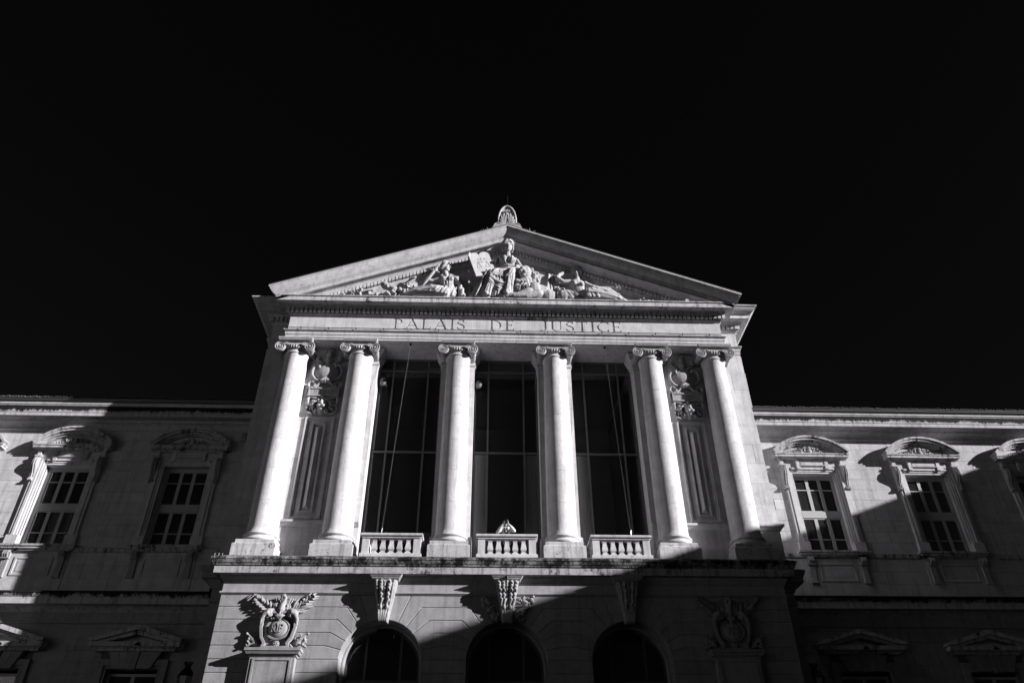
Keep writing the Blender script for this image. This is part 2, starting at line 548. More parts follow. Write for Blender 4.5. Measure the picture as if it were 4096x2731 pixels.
# ---- columns: plinth, base, shaft, capital with two volutes
c0 = MB()
prof = [(0.0, 1.05), (0.645, 1.05), (0.63, 1.09), (0.605, 1.14), (0.59, 1.24)]
joints = (2.35, 3.75, 5.1, 6.4, 7.75)
zz = 1.25
def shaft_r(z):
    t = (z - 1.24) / (9.36 - 1.24)
    return 0.588 - 0.073 * t + 0.012 * math.sin(math.pi * min(1, t * 1.1))
zs = [1.4 + 0.4 * i for i in range(20)]
for z in zs: prof.append((shaft_r(z), z))
for j in joints: prof += [(shaft_r(j) , j - 0.009), (shaft_r(j) - 0.007, j - 0.003), (shaft_r(j) - 0.007, j + 0.003), (shaft_r(j), j + 0.009)]
prof = sorted(prof, key=lambda p: p[1])
prof += [(0.517, 9.36), (0.53, 9.41), (0.555, 9.43), (0.568, 9.46), (0.555, 9.49), (0.535, 9.51), (0.53, 9.56), (0.0, 9.58)]
prof = [p for p in prof if not (p[0] == 0.0)]
c0.lathe(prof, seg=48)
colm = c0.build("column", S_COL, CH, smooth=28)
m = MB(); loft_sq(m, [(0.808, 0), (0.808, 0.475), (0.795, 0.50), (0.735, 0.535), (0.725, 0.55), (0.725, 0.665), (0.71, 0.685)])
m.build("plinth", S_PLINTH, colm)
m = MB()
m.lathe([(0.70, 0.685)] + [(0.665 + 0.075 * math.sin(R(a)), 0.755 - 0.07 * math.cos(R(a))) for a in range(10, 180, 20)] + [(0.665, 0.83), (0.655, 0.84), (0.635, 0.87), (0.64, 0.90), (0.66, 0.92), (0.67, 0.925)] + [(0.655 + 0.05 * math.sin(R(a)), 0.975 - 0.045 * math.cos(R(a))) for a in range(10, 180, 25)] + [(0.65, 1.025), (0.645, 1.05)], seg=48)
m.build("base_moulding", S_COL, colm, smooth=40)
cap = MB()
cap.lathe([(0.52, 9.56), (0.53, 9.60), (0.57, 9.66), (0.61, 9.74), (0.62, 9.80), (0.55, 9.84)], seg=40)
loft_sq(cap, [((0.62, 0.60), 9.80), ((0.64, 0.60), 9.93), ((0.70, 0.68), 9.96), ((0.735, 0.72), 9.99), ((0.735, 0.72), 10.03), ((0.76, 0.745), 10.06), ((0.76, 0.745), 10.143)])
for i in range(18):
    a = R(180 + i * 180 / 17)
    cap.ell((0.595 * math.cos(a), 0.595 * math.sin(a), 9.725), (0.05, 0.05, 0.085), seg=8, rings=6)
    if i < 17:
        a = R(180 + (i + 0.5) * 180 / 17)
        cap.tube([(0.60 * math.cos(a), 0.60 * math.sin(a), 9.80), (0.585 * math.cos(a), 0.585 * math.sin(a), 9.65)], [0.016, 0.006], seg=5)
for s in (-1, 1):   # palmette tucked into each corner of the volutes
    for k, a in enumerate((20, 45, 70, 95)):
        cap.tube([(s * 0.42, -0.62, 9.74), (s * (0.42 - 0.13 * math.cos(R(a))), -0.66, 9.74 + 0.13 * math.sin(R(a)))], [0.018, 0.022], seg=5)
for x in (-0.42, 0.0, 0.42): cap.tube([(x, -0.70, 10.0), (x, -0.71, 10.14)], 0.006, seg=4)
cap.build("capital", S_CARVE, colm, smooth=35)
for s in (-1, 1):
    v = MB()
    cx, cz = s * 0.645, 9.695
    v.lathe([(0.05, -0.60), (0.215, -0.60), (0.235, -0.585), (0.235, -0.53), (0.20, -0.46), (0.165, -0.36), (0.15, -0.22), (0.155, -0.20), (0.17, -0.17), (0.155, -0.14), (0.15, 0.0), (0.16, 0.12), (0.19, 0.2), (0.21, 0.26), (0.05, 0.26)], (cx, 0, cz), seg=24, axis='y')
    pts = []
    for i in range(46):
        t = i / 45
        a = R(90) + s * (-1) * t * R(360 * 2.45)
        r = 0.212 * (1 - t) ** 0.92 + 0.035
        pts.append((cx + r * math.cos(a), -0.615 - 0.02 * t, cz + r * math.sin(a)))
    v.tube(pts, [0.027 - 0.008 * i / 45 for i in range(46)], seg=6)
    v.ell((cx, -0.635, cz), (0.042, 0.03, 0.042), seg=10)
    v.build("volute", S_CARVE, colm, smooth=40)
for x in COLX[1:]:
    copy_part(colm, CH, x)
colm.location.x = COLX[0]

# ---- portico windows
for cx in (-4.4, 0.0, 4.4):
    f = MB(); y0, y1 = 0.95, 1.03
    X0, X1 = cx - 1.44, cx + 1.44
    for x in (X0 + 0.04, cx - 0.8, cx + 0.8, X1 - 0.04): f.box(x - 0.04, x + 0.04, y0, y1, 0.02, 10.14)
    for z in (0.06, 5.30, 9.48, 10.1):
        for a, b in ((X0 + 0.08, cx - 0.84), (cx - 0.76, cx + 0.76), (cx + 0.84, X1 - 0.08)): f.box(a, b, y0 + 0.005, y1 - 0.005, z - 0.045, z + 0.045)
    win = f.build("portico_window", M_MET, CH)
    for a, b in ((X0 + 0.08, cx - 0.84), (cx - 0.76, cx + 0.76), (cx + 0.84, X1 - 0.08)):
        for c, d in ((0.105, 5.255), (5.345, 9.435), (9.525, 10.055)):
            p = MB(); p.box(a, b, 0.985, 0.995, c, d); p.build("pane", M_GLASS, win)
    bl = []
    if cx == 0: bl = [(X0 + 0.08, cx - 0.84), (cx + 0.84, X1 - 0.08)]
    if cx > 0: bl = [(X0 + 0.08, cx - 0.84)]
    for a, b in bl:
        p = MB()
        n = 12
        vs = [(a + (b - a) * i / n, 1.035 + 0.008 * math.sin(i * 1.9), z) for z in (0.1, 5.24) for i in range(n + 1)]
        p.add(vs, [(i, i + 1, n + 2 + i, n + 1 + i) for i in range(n)])
        p.build("blind", M_BLIND, win, smooth=60)

# ---- entablature
m = MB()
prA = [(-0.30, 10.148), (0.525, 10.148), (0.525, 10.242), (0.55, 10.247), (0.55, 10.405), (0.575, 10.41), (0.575, 10.545), (0.585, 10.56), (0.62, 10.59), (0.65, 10.605), (0.65, 10.655), (0.50, 10.668), (-0.30, 10.668)]
m.sweep(prA, PP)
m.box(-9.2, 9.2, 0.30, 0.95, 10.148, 10.3)
m.build("architrave", S_TRIM, CH)
m = MB(); m.sweep([(o_, z + 0.004) for o_, z in prA], BP); arch2 = m.build("architrave", S_TRIM, CH)
m = MB()
for s in (-1, 1):
    m.box(*sorted((s * 9.7, s * 10.0)), -0.19, 0.27, 10.668, 11.45)
m.box(-9.7, 9.7, -0.19, 2.0, 10.67, 12.2)
m.sweep([(0.1, 10.67), (0.515, 10.67), (0.515, 11.45), (0.1, 11.45)], BP)
m.build("frieze_return", S_TRIM, CH)

# frieze with the cut inscription
def stroke(p, q, w):
    dx, dz = q[0] - p[0], q[1] - p[1]; l = math.hypot(dx, dz); nx, nz = -dz / l * w / 2, dx / l * w / 2
    return [[(p[0] + nx, p[1] + nz), (p[0] - nx, p[1] - nz), (q[0] - nx, q[1] - nz), (q[0] + nx, q[1] + nz)]]


def arcst(cx, cz, rx, rz, a0, a1, wf, n=10):
    out = []; P = []
    for i in range(n + 1):
        a = R(a0 + (a1 - a0) * i / n); w = wf(a)
        P.append((cx + (rx) * math.cos(a), cz + (rz) * math.sin(a), math.cos(a), math.sin(a), w))
    for A, B in zip(P, P[1:]):
        out.append([(A[0] + A[2] * A[4] / 2, A[1] + A[3] * A[4] / 2), (A[0] - A[2] * A[4] / 2, A[1] - A[3] * A[4] / 2), (B[0] - B[2] * B[4] / 2, B[1] - B[3] * B[4] / 2), (B[0] + B[2] * B[4] / 2, B[1] + B[3] * B[4] / 2)])
    return out


TK, TN = 0.125, 0.055
def sf(x, z, w=0.26): return [[(x - w / 2, z - 0.022), (x + w / 2, z - 0.022), (x + w / 2, z + 0.022), (x - w / 2, z + 0.022)]]
def bow(a): return TN + (TK - TN) * abs(math.cos(a))
def vert(x, w=TK, serif=True):
    return stroke((x, 0), (x, 1), w) + (sf(x, 0.022) + sf(x, 0.978) if serif else [])


def glyph(ch, plain_=False):
    """letter as quads in a box one unit high -> (quads, advance)"""
    global TK, TN
    if plain_:
        s_ = 0.075
        G = {'D': (stroke((.06, 0), (.06, 1), s_) + arcst(.06, .5, .5, .465, 90, -90, lambda a: s_), .68),
             'R': (stroke((.06, 0), (.06, 1), s_) + arcst(.22, .73, .28, .235, 90, -90, lambda a: s_) + stroke((.06, .965), (.22, .965), s_) + stroke((.06, .495), (.22, .495), s_) + stroke((.25, .48), (.52, 0), s_), .62),
             'O': (arcst(.46, .5, .43, .465, 0, 360, lambda a: s_, 20), .94),
             'I': (stroke((.06, 0), (.06, 1), s_), .16),
             'T': (stroke((.3, 0), (.3, 1), s_) + stroke((0, .965), (.6, .965), s_), .62),
             'L': (stroke((.06, 0), (.06, 1), s_) + stroke((.06, .035), (.5, .035), s_), .54),
             'E': (stroke((.06, 0), (.06, 1), s_) + stroke((.06, .035), (.5, .035), s_) + stroke((.06, .965), (.5, .965), s_) + stroke((.06, .5), (.42, .5), s_), .54),
             'X': (stroke((0, 0), (.55, 1), s_) + stroke((.55, 0), (0, 1), s_), .58)}
        return G[ch]
    if ch == 'P': return vert(.14) + arcst(.2, .735, .33, .245, 90, -90, bow) + stroke((.14, .975), (.22, .975), TN) + stroke((.14, .49), (.22, .49), TN), .62
    if ch == 'A': return stroke((.08, 0), (.43, 1), TN) + stroke((.43, 1), (.80, 0), TK) + stroke((.22, .34), (.66, .34), TN) + sf(.08, .022, .24) + sf(.80, .022, .28), .9
    if ch == 'L': return vert(.14) + stroke((.14, .03), (.58, .03), TN) + stroke((.585, 0), (.60, .2), TN), .66
    if ch == 'I': return vert(.14), .28
    if ch == 'S': return arcst(.27, .74, .20, .225, 20, 250, lambda a: TN + 0.05 * abs(math.cos(a)), 10) + stroke((.17, .575), (.38, .46), TK) + arcst(.27, .26, .22, .235, 70, -155, lambda a: TN + 0.055 * abs(math.cos(a)), 10) + stroke((.455, .99), (.455, .76), TN) + stroke((.055, .01), (.055, .25), TN), .56
    if ch == 'D': return vert(.14) + arcst(.22, .5, .52, .475, 90, -90, bow, 14) + stroke((.14, .975), (.24, .975), TN) + stroke((.14, .025), (.24, .025), TN), .86
    if ch == 'E': return vert(.14) + stroke((.14, .975), (.55, .975), TN) + stroke((.14, .025), (.58, .025), TN) + stroke((.14, .52), (.46, .52), TN) + stroke((.55, .99), (.55, .83), TN) + stroke((.585, 0), (.60, .19), TN) + stroke((.46, .43), (.46, .61), TN), .66
    if ch == 'J': return stroke((.42, .22), (.42, 1), TK) + sf(.42, .978) + arcst(.2, .22, .22, .2, 0, -120, lambda a: TN + .03), .58
    if ch == 'U': return stroke((.14, .3), (.14, 1), TK) + sf(.14, .978) + stroke((.68, .3), (.68, 1), TN) + sf(.68, .978) + arcst(.41, .3, .27, .275, 180, 360, lambda a: TN + (TK - TN) * max(0, -math.cos(a)), 12), .84
    if ch == 'T': return stroke((.36, 0), (.36, 1), TK) + sf(.36, .022) + stroke((.02, .975), (.70, .975), TN) + stroke((.03, .99), (.03, .8), TN) + stroke((.69, .99), (.69, .8), TN), .74
    if ch == 'C': return arcst(.47, .5, .42, .475, 50, 310, bow, 16) + stroke((.74, .99), (.74, .74), TN) + stroke((.74, .03), (.74, .24), TN), .8
    if ch == 'R': return vert(.14) + arcst(.2, .735, .31, .245, 90, -90, bow) + stroke((.14, .975), (.22, .975), TN) + stroke((.14, .49), (.22, .49), TN) + stroke((.3, .48), (.68, .03), TK) + sf(.68, .022, .2), .74
    if ch == 'F': return vert(.14) + stroke((.14, .975), (.58, .975), TN) + stroke((.14, .52), (.46, .52), TN) + stroke((.58, .99), (.58, .8), TN) + stroke((.46, .43), (.46, .61), TN), .62


def layout(word, x0, x1, z0, h, plain_=False, gap=0.1):
    gl = [glyph(c, plain_) for c in word]
    wd = sum(a for _, a in gl) + gap * (len(word) - 1)
    sx = (x1 - x0) / wd
    x = 0; out = []
    for q, a in gl:
        out.append([[(x0 + (x + px) * sx, z0 + pz * h) for px, pz in quad] for quad in q]); x += a + gap
    return out


slab = MB(); slab.box(-10.0, 10.0, -0.50, -0.19, 10.668, 11.45)
fr = slab.build("frieze", S_WALL, CH)
letters = layout("PALAIS", -5.24, -1.93, 10.862, 0.57, gap=0.16) + layout("DE", -0.79, 0.36, 10.868, 0.57, gap=0.2) + layout("JUSTICE", 1.50, 5.36, 10.868, 0.57, gap=0.16)
cut = MB()
for L_ in letters:
    for k, quad in enumerate(L_): cut.prism(quad, -0.62 - 0.0007 * k, -0.452 + 0.0004 * (k % 5))
co = cut.build("inscription_cut", None)
bmod = fr.modifiers.new("cut", 'BOOLEAN'); bmod.operation = 'DIFFERENCE'; bmod.object = co; bmod.solver = 'EXACT'; bmod.use_self = True
dg = bpy.context.evaluated_depsgraph_get()
nm = bpy.data.meshes.new_from_object(fr.evaluated_get(dg))
fr.modifiers.clear(); old = fr.data; fr.data = nm; nm.name = "frieze"
bpy.data.objects.remove(co)
if not nm.materials: nm.materials.append(S_WALL)
for L_ in letters:
    lm = MB()
    for k, quad in enumerate(L_): lm.prism(quad, -0.4600 - 0.0006 * k, -0.40)
    lm.build("letter", S_TRIM, fr)

# cornice with dentils
m = MB()
prC = [(0.0, 11.45), (0.50, 11.45), (0.53, 11.49), (0.60, 11.56), (0.62, 11.60), (0.60, 11.61), (0.60, 11.83), (0.735, 11.84), (0.735, 11.87), (0.78, 11.90), (0.80, 11.955), (1.06, 11.94), (1.085, 11.94), (1.085, 11.952), (1.12, 11.95), (1.12, 12.165), (1.14, 12.18), (1.17, 12.20), (1.17, 12.245), (0.3, 12.30), (0.0, 12.30)]
m.sweep(prC, PP)
m.build("cornice", S_PLINTH, CH)
m = MB(); m.sweep([(o_, z + 0.004) for o_, z in prC], BP); m.build("cornice", S_TRIM, CH)
tipP = [(-0.3, 11.65), (0.42, 11.65), (0.45, 11.68), (0.52, 11.72), (0.56, 11.78), (0.55, 11.79), (0.55, 11.975), (0.715, 11.985), (0.715, 12.01), (0.78, 12.045), (0.80, 12.06), (1.06, 11.995), (1.065, 11.94), (1.12, 11.94), (1.12, 12.095), (1.165, 12.10), (1.165, 12.125), (1.13, 12.135), (1.14, 12.165), (1.20, 12.175), (1.225, 12.20), (1.27, 12.22), (1.33, 12.28), (1.385, 12.34), (1.42, 12.405), (1.435, 12.44), (1.475, 12.45), (1.475, 12.505), (0.9, 12.56), (-0.3, 12.56)]
for s in (-1, 1):
    m = MB(); n = len(tipP); vs = []
    vs += [(0, -o_, z + SL * (XC + o_)) for o_, z in tipP]
    vs += [(s * (XC + o_), -o_, z) for o_, z in tipP]
    fs = [(k, n + k, n + (k + 1) % n, (k + 1) % n) for k in range(n)] + [tuple(range(n, 2 * n))]
    m.add(vs, fs)
    m.build("raking_cornice", S_TRIM, CH, smooth=25)
prT = [(0.3, 12.25), (1.12, 12.25)] + tipP[18:]
for pth in ([(-10.45, 10), (-10.45, 0.8), (-9.3, 0.8)], [(9.3, 0.8), (10.45, 0.8), (10.45, 10)]):
    m = MB(); m.sweep([(o_, z + 0.006) for o_, z in prT], pth); m.build("gutter_moulding", S_TRIM, CH, smooth=25)
m = MB()
m.sweep(prT, [(-XC, 0.8), (-XC, -0.0)]); m.sweep(prT, [(XC, -0.0), (XC, 0.8)])
ts = MB(); ts.prism([(-10.2, 12.2), (10.2, 12.2), (0, 16.06)], -0.40, 2.0)
tym = ts.build("tympanum", S_WALL, CH)
for i in range(100):
    x = -10.19 + 0.2052 * i
    d = MB(); d.box(x, x + 0.135, -0.73, -0.59, 11.625, 11.838); d.build("dentil", S_TRIM, CH)
for s in (-1, 1):
    for i in range(55):
        x = 0.10 + 0.165 * i; w = 0.12
        zb = lambda X: 11.80 + SL * (10.2 - X)
        d = MB(); d.prism([(s * x, zb(x)), (s * (x + w), zb(x + w)), (s * (x + w), zb(x + w) + 0.185), (s * x, zb(x) + 0.185)], -0.705, -0.54)
        d.build("dentil", S_TRIM, CH)
    for i in range(6):
        x = 10.12 + 0.2052 * i
        if x + 0.13 < 11.18:
            d = MB(); a, b = sorted((s * x, s * (x + 0.135))); d.box(a, b, 0.07, 0.21, 11.629, 11.842); d.build("dentil", S_TRIM, CH)
    for i in range(14):
        y = 0.10 + 0.2052 * i
        d = MB(); a, b = sorted((s * 11.04, s * 11.18)); d.box(a, b, y, y + 0.135, 11.629, 11.842); d.build("dentil", S_TRIM, CH)
# roof of zinc sheets over the pediment
for s in (-1, 1):
    m = MB()
    z0 = 12.52; za = 12.52 + SL * 10.99
    m.add([(0, -1.44, za), (s * 11.0, -1.44, z0), (s * 11.0, 11, z0), (0, 11, za), (0, -1.44, za + 0.075), (s * 11.0, -1.44, z0 + 0.075), (s * 11.0, 11, z0 + 0.075), (0, 11, za + 0.075)],
          [(0, 1, 2, 3), (4, 5, 6, 7), (0, 1, 5, 4), (1, 2, 6, 5), (2, 3, 7, 6)])
    rf = m.build("roof", M_ZINC, CH)
    for k in range(10):
        x = 0.6 + k * 1.08
        q = MB(); zz = za + 0.075 - SL * x
        q.add([(s * (x - 0.02), -1.38, zz + 0.005), (s * (x + 0.02), -1.38, zz - 0.01), (s * (x + 0.02), 11, zz - 0.01), (s * (x - 0.02), 11, zz + 0.005), (s * (x - 0.02), -1.38, zz + 0.025), (s * (x + 0.02), -1.38, zz + 0.015), (s * (x + 0.02), 11, zz + 0.015), (s * (x - 0.02), 11, zz + 0.025)],
              [(0, 1, 2, 3), (4, 5, 6, 7), (0, 1, 5, 4), (1, 2, 6, 5), (2, 3, 7, 6), (3, 0, 4, 7)])
        q.build("roof_seam", M_ZINC, rf)
for s in (-1, 1):
    q = MB(); q.prism([(s * 8.5 - 0.09, 12.255)] + arc_pts(s * 8.5, 12.42, 0.09, 180, 0, 12) + [(s * 8.5 + 0.09, 12.255)], -1.02, -0.62)
    q.build("rain_outlet", S_TRIM, CH)

# ---- acroterion on the apex: an arched frame round palmette leaves with a scroll at each foot
ac = MB(); zA = 16.76
ac.prism([(-0.75, zA - 0.14), (0.75, zA - 0.14), (0.66, zA + 0.02), (0.3, zA + 0.12), (-0.3, zA + 0.12), (-0.66, zA + 0.02)], -1.34, -0.75)
ac.prism([(-0.42, zA + 0.1)] + [(x, z) for x, z in arc_pts(0, zA + 0.62, 0.42, 180, 0, 16, 1.0)] + [(0.42, zA + 0.1)], -1.02, -0.86)
acr = ac.build("acroterion", S_CARVE2, CH)
q = MB(); q.tube([(x, -1.06, z) for x, z in [(-0.43, zA + 0.2)] + arc_pts(0, zA + 0.62, 0.44, 180, 0, 22, 1.02) + [(0.43, zA + 0.2)]], 0.055, seg=8)
q.build("arched_frame", S_CARVE, acr, smooth=50)
q = MB()
for s in (-1, 1):
    for k, (ang, ln) in enumerate(((78, 0.9), (60, 0.86), (42, 0.74), (24, 0.6), (8, 0.5))):
        pts = []
        for i in range(9):
            t = i / 8
            a = R(ang) + (t - 0.2) * 0.45
            pts.append((s * (0.07 + ln * 0.62 * t * math.cos(a)), -1.08 - 0.03 * math.sin(3 * t), zA + 0.22 + ln * t * math.sin(a) * 0.98))
        q.tube(pts, [0.028 + 0.03 * (i / 8) for i in range(9)], seg=6)
    pts = []
    for i in range(40):
        t = i / 39; a = R(-60) + t * R(800); r = 0.20 * (1 - t) + 0.03
        pts.append((s * (0.44 + r * math.cos(a)), -1.14, zA + 0.17 + r * math.sin(a)))
    q.tube(pts, 0.035, seg=6)
    q.tube([(s * 0.05, -1.1, zA + 0.08), (s * 0.16, -1.12, zA + 0.30), (s * 0.20, -1.14, zA + 0.12), (s * 0.32, -1.14, zA - 0.02)], [0.04, 0.05, 0.05, 0.04], seg=6)
q.ell((0, -1.08, zA + 0.78), (0.085, 0.06, 0.20)); q.ell((0.06, -1.12, zA + 0.9), (0.05, 0.05, 0.09))
for k in range(5):
    a = R(90 + (k - 2) * 42); q.tube([(0, -1.08, zA + 1.2), (0.12 * math.cos(a), -1.12, zA + 1.2 + 0.13 * math.sin(a))], [0.03, 0.04], seg=6)
q.tube([(0, -1.08, zA + 0.15), (0, -1.08, zA + 1.2)], [0.05, 0.02], seg=6)
q.build("palmette", S_CARVE, acr, smooth=50)

# ---- terrace cornice and the ground storey of the portico
TP = [(-9.54, 0.28), (-9.54, 0), (9.54, 0), (9.54, 0.28)]
m = MB(); m.sweep([(-0.3, 0.004), (0.86, 0.004), (1.22, -0.165), (1.245, -0.175), (1.245, -0.255), (1.225, -0.265), (1.21, -0.31), (1.185, -0.37), (1.15, -0.41), (1.14, -0.455), (-0.3, -0.455)], TP)
m.build("terrace_cornice", S_CRUST, CH)
m = MB(); m.sweep([(-0.3, -0.455), (1.10, -0.455), (1.10, -0.728), (1.06, -0.728), (1.06, -0.72), (-0.3, -0.72)], TP)
m.build("terrace_fascia", S_TERR, CH)
m = MB(); m.sweep([(-0.3, -0.72), (0.92, -0.722), (0.90, -0.735), (0.88, -0.80), (0.86, -0.815), (0.80, -0.91), (0.79, -0.93), (0.79, -0.965), (0.757, -0.97), (-0.3, -0.97)], TP)
m.build("bed_moulding", S_BLOCK, CH)
m = MB(); m.sweep([(-0.3, -0.97), (0.75, -0.97), (0.75, -1.285), (0.80, -1.30), (0.825, -1.325), (0.82, -1.36), (0.785, -1.375), (0.78, -1.40), (-0.3, -1.40)], TP)
m.build("string_course", S_BLOCK, CH)
for s in (-1, 1):
    m = MB()
    pth = [(-10.45, 6), (-10.45, 0.8), (-9.5, 0.8)] if s < 0 else [(9.5, 0.8), (10.45, 0.8), (10.45, 6)]
    m.sweep([(0, -0.02), (0.8, -0.05), (1.02, -0.15), (1.02, -0.20), (0.98, -0.31), (0.95, -0.36), (0.92, -0.37), (0.92, -0.59), (0.76, -0.60), (0.74, -0.68), (0.64, -0.80), (0.62, -0.88), (0.56, -0.90), (0.56, -1.27), (0.61, -1.30), (0.62, -1.35), (0.56, -1.40), (0, -1.40)], pth)
    m.build("body_stringcourse", S_BLOCK, CH)

gs = MB()
for s in (-1, 1):
    gs.box(*sorted((s * 9.9, s * 10.28)), -0.11, 0.32, GZ, -1.4)
    gs.box(*sorted((s * 10.29, s * 11.0)), 0.33, 6, GZ, -1.4)
    gs.box(*sorted((s * 9.9, s * 10.29)), 0.3, 6, GZ, -1.4)
gs.box(-9.9, 9.9, 0.6, 0.9, -2.2, -1.4)
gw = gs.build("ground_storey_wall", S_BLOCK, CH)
ZS = [-1.40, -1.835, -2.28, -2.72, -3.16, -3.61, -4.05, -4.49, -4.93, -5.37, -5.81, -6.25, -6.9, -7.8, -9.0, -10.4, GZ]
KX = [0.93, 1.335, 1.61, 1.81, 1.95]
AX = [(0.52, -2.364), (0.81, -2.52), (1.07, -2.737), (1.255, -3.005), (1.375, -3.30), (1.424, -3.61)]
AC, AR = -3.69, 1.424
def on_arc(dx, z):
    a = math.atan2(z - AC, dx); return a
for ci, cx in enumerate((-4.4, 0.0, 4.4)):
    for s in (-1, 1):
        outer = (s > 0 and ci == 2) or (s < 0 and ci == 0)
        for k in range(15):
            zt, zb_ = ZS[k], ZS[k + 1]
            if outer:
                xe = 10.29 - 4.4
                js = ([1.9 + 0.5, 4.1] if k % 2 else [3.3, 5.0]) if k > 4 else ([2.75, 4.6] if k % 2 else [3.5, 5.2])
                cuts = js + [xe]
            else:
                cuts = [2.2 + (0.09 if k % 2 else -0.09) * s * (1 if ci != 1 or True else 1)]
                # keep the shared joint the same seen from both arches
                cuts = [2.2 + (0.12 if k % 2 else -0.12) * s]
            first = cuts[0]
            if k < 5:
                a0 = on_arc(*AX[k]); a1 = on_arc(*AX[k + 1]) if k < 5 else 0
                arc = [(AR * math.cos(a0 + (a1 - a0) * i / 5), AC + AR * math.sin(a0 + (a1 - a0) * i / 5)) for i in range(6)]
                kx0 = KX[k]; kx1 = KX[k + 1] if k < 4 else None
                poly = [(kx0, zt), (first, zt), (first, zb_)] + ([(kx1, zb_)] if kx1 else []) + arc[::-1]
            else:
                if k == 5:
                    a0 = on_arc(*AX[5]); poly = [(AX[5][0], zt), (first, zt), (first, zb_), (AR, zb_), (AR, AC)]
                else: poly = [(AR, zt), (first, zt), (first, zb_), (AR, zb_)]
            P = [(cx + s * x, z) for x, z in poly]
            if s < 0: P = P[::-1]
            b = MB(); b.prism(P, -0.75 + random.uniform(-0.003, 0.003), -0.1, 0.024, False)
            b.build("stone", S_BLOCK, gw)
            for xa, xb in zip(cuts, cuts[1:]):
                b = MB(); P = [(cx + s * xa, zt), (cx + s * xb, zt), (cx + s * xb, zb_), (cx + s * xa, zb_)]
                b.prism(P if s > 0 else P[::-1], -0.75 + random.uniform(-0.003, 0.003), -0.1, 0.024, False); b.build("stone", S_BLOCK, gw)
            if outer:
                b = MB(); P = sorted((s * 10.29, s * 11.02)); b.prism([(P[0], zt), (P[1], zt), (P[1], zb_), (P[0], zb_)], 0.28, 0.34, 0.016, False); b.build("stone", S_BLOCK, gw)
    # keystone
    a0 = on_arc(*AX[0]); arc = [(cx + AR * math.cos(a0 + (math.pi - 2 * a0) * i / 8), AC + AR * math.sin(a0 + (math.pi - 2 * a0) * i / 8)) for i in range(9)]
    b = MB(); b.prism([(cx - KX[0], ZS[0]), ] + arc[::-1] + [(cx + KX[0], ZS[0])], -0.75, -0.1, 0.024, False); b.build("stone", S_BLOCK, gw)
    # the arched doorway: inner ring, frame, panes
    r = MB()
    oa = arc_pts(cx, AC, 1.43, 0, 180, 28); ia = arc_pts(cx, AC, 1.335, 180, 0, 28)
    r.prism([(cx + 1.43, GZ)] + oa + [(cx - 1.43, GZ), (cx - 1.335, GZ)] + ia + [(cx + 1.335, GZ)], -0.12, 0.25, 0.02)
    dw = r.build("arched_doorway", S_BLOCK, CH)
    f = MB()
    oa = arc_pts(cx, AC, 1.34, 0, 180, 28); ia = arc_pts(cx, AC, 1.25, 180, 0, 28)
    f.prism([(cx + 1.34, GZ)] + oa + [(cx - 1.34, GZ), (cx - 1.25, GZ)] + ia + [(cx + 1.25, GZ)], 0.18, 0.26)
    for x in (-0.62, 0.62): f.box(cx + x - 0.045, cx + x + 0.045, 0.185, 0.255, GZ, AC + math.sqrt(1.27 ** 2 - x * x))
    f.box(cx - 1.26, cx - 0.665, 0.187, 0.253, -4.2, -4.08); f.box(cx - 0.575, cx + 0.575, 0.187, 0.253, -4.2, -4.08); f.box(cx + 0.665, cx + 1.26, 0.187, 0.253, -4.2, -4.08)
    f.build("door_frame", M_DOOR, dw)
    for xa, xb in ((-1.25, -0.665), (-0.575, 0.575), (0.665, 1.25)):
        top = [(cx + x, AC + math.sqrt(max(0.0, 1.25 ** 2 - x * x))) for x in [xa + (xb - xa) * i / 8 for i in range(9)]]
        p = MB(); p.prism([(cx + xa, -4.08), (cx + xb, -4.08)] + top[::-1], 0.215, 0.225); p.build("pane", M_GLASS, dw)
        p = MB(); p.prism([(cx + xa, GZ), (cx + xb, GZ), (cx + xb, -4.2), (cx + xa, -4.2)], 0.215, 0.225); p.build("pane", M_GLASS, dw)
    if True:
        p = MB(); p.box(cx - 0.28, cx + 0.28, -0.02, 0.17, AC + 1.02, AC + 1.3); p.build("lamp_box", M_IRON, dw)
m = MB()
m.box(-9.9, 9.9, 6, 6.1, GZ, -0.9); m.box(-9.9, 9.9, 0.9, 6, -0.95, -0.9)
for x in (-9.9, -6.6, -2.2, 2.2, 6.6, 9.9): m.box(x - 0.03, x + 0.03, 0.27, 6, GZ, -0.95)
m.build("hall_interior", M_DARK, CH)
for x in (-8.2, -2.2, 2.2, 8.2):
    pass

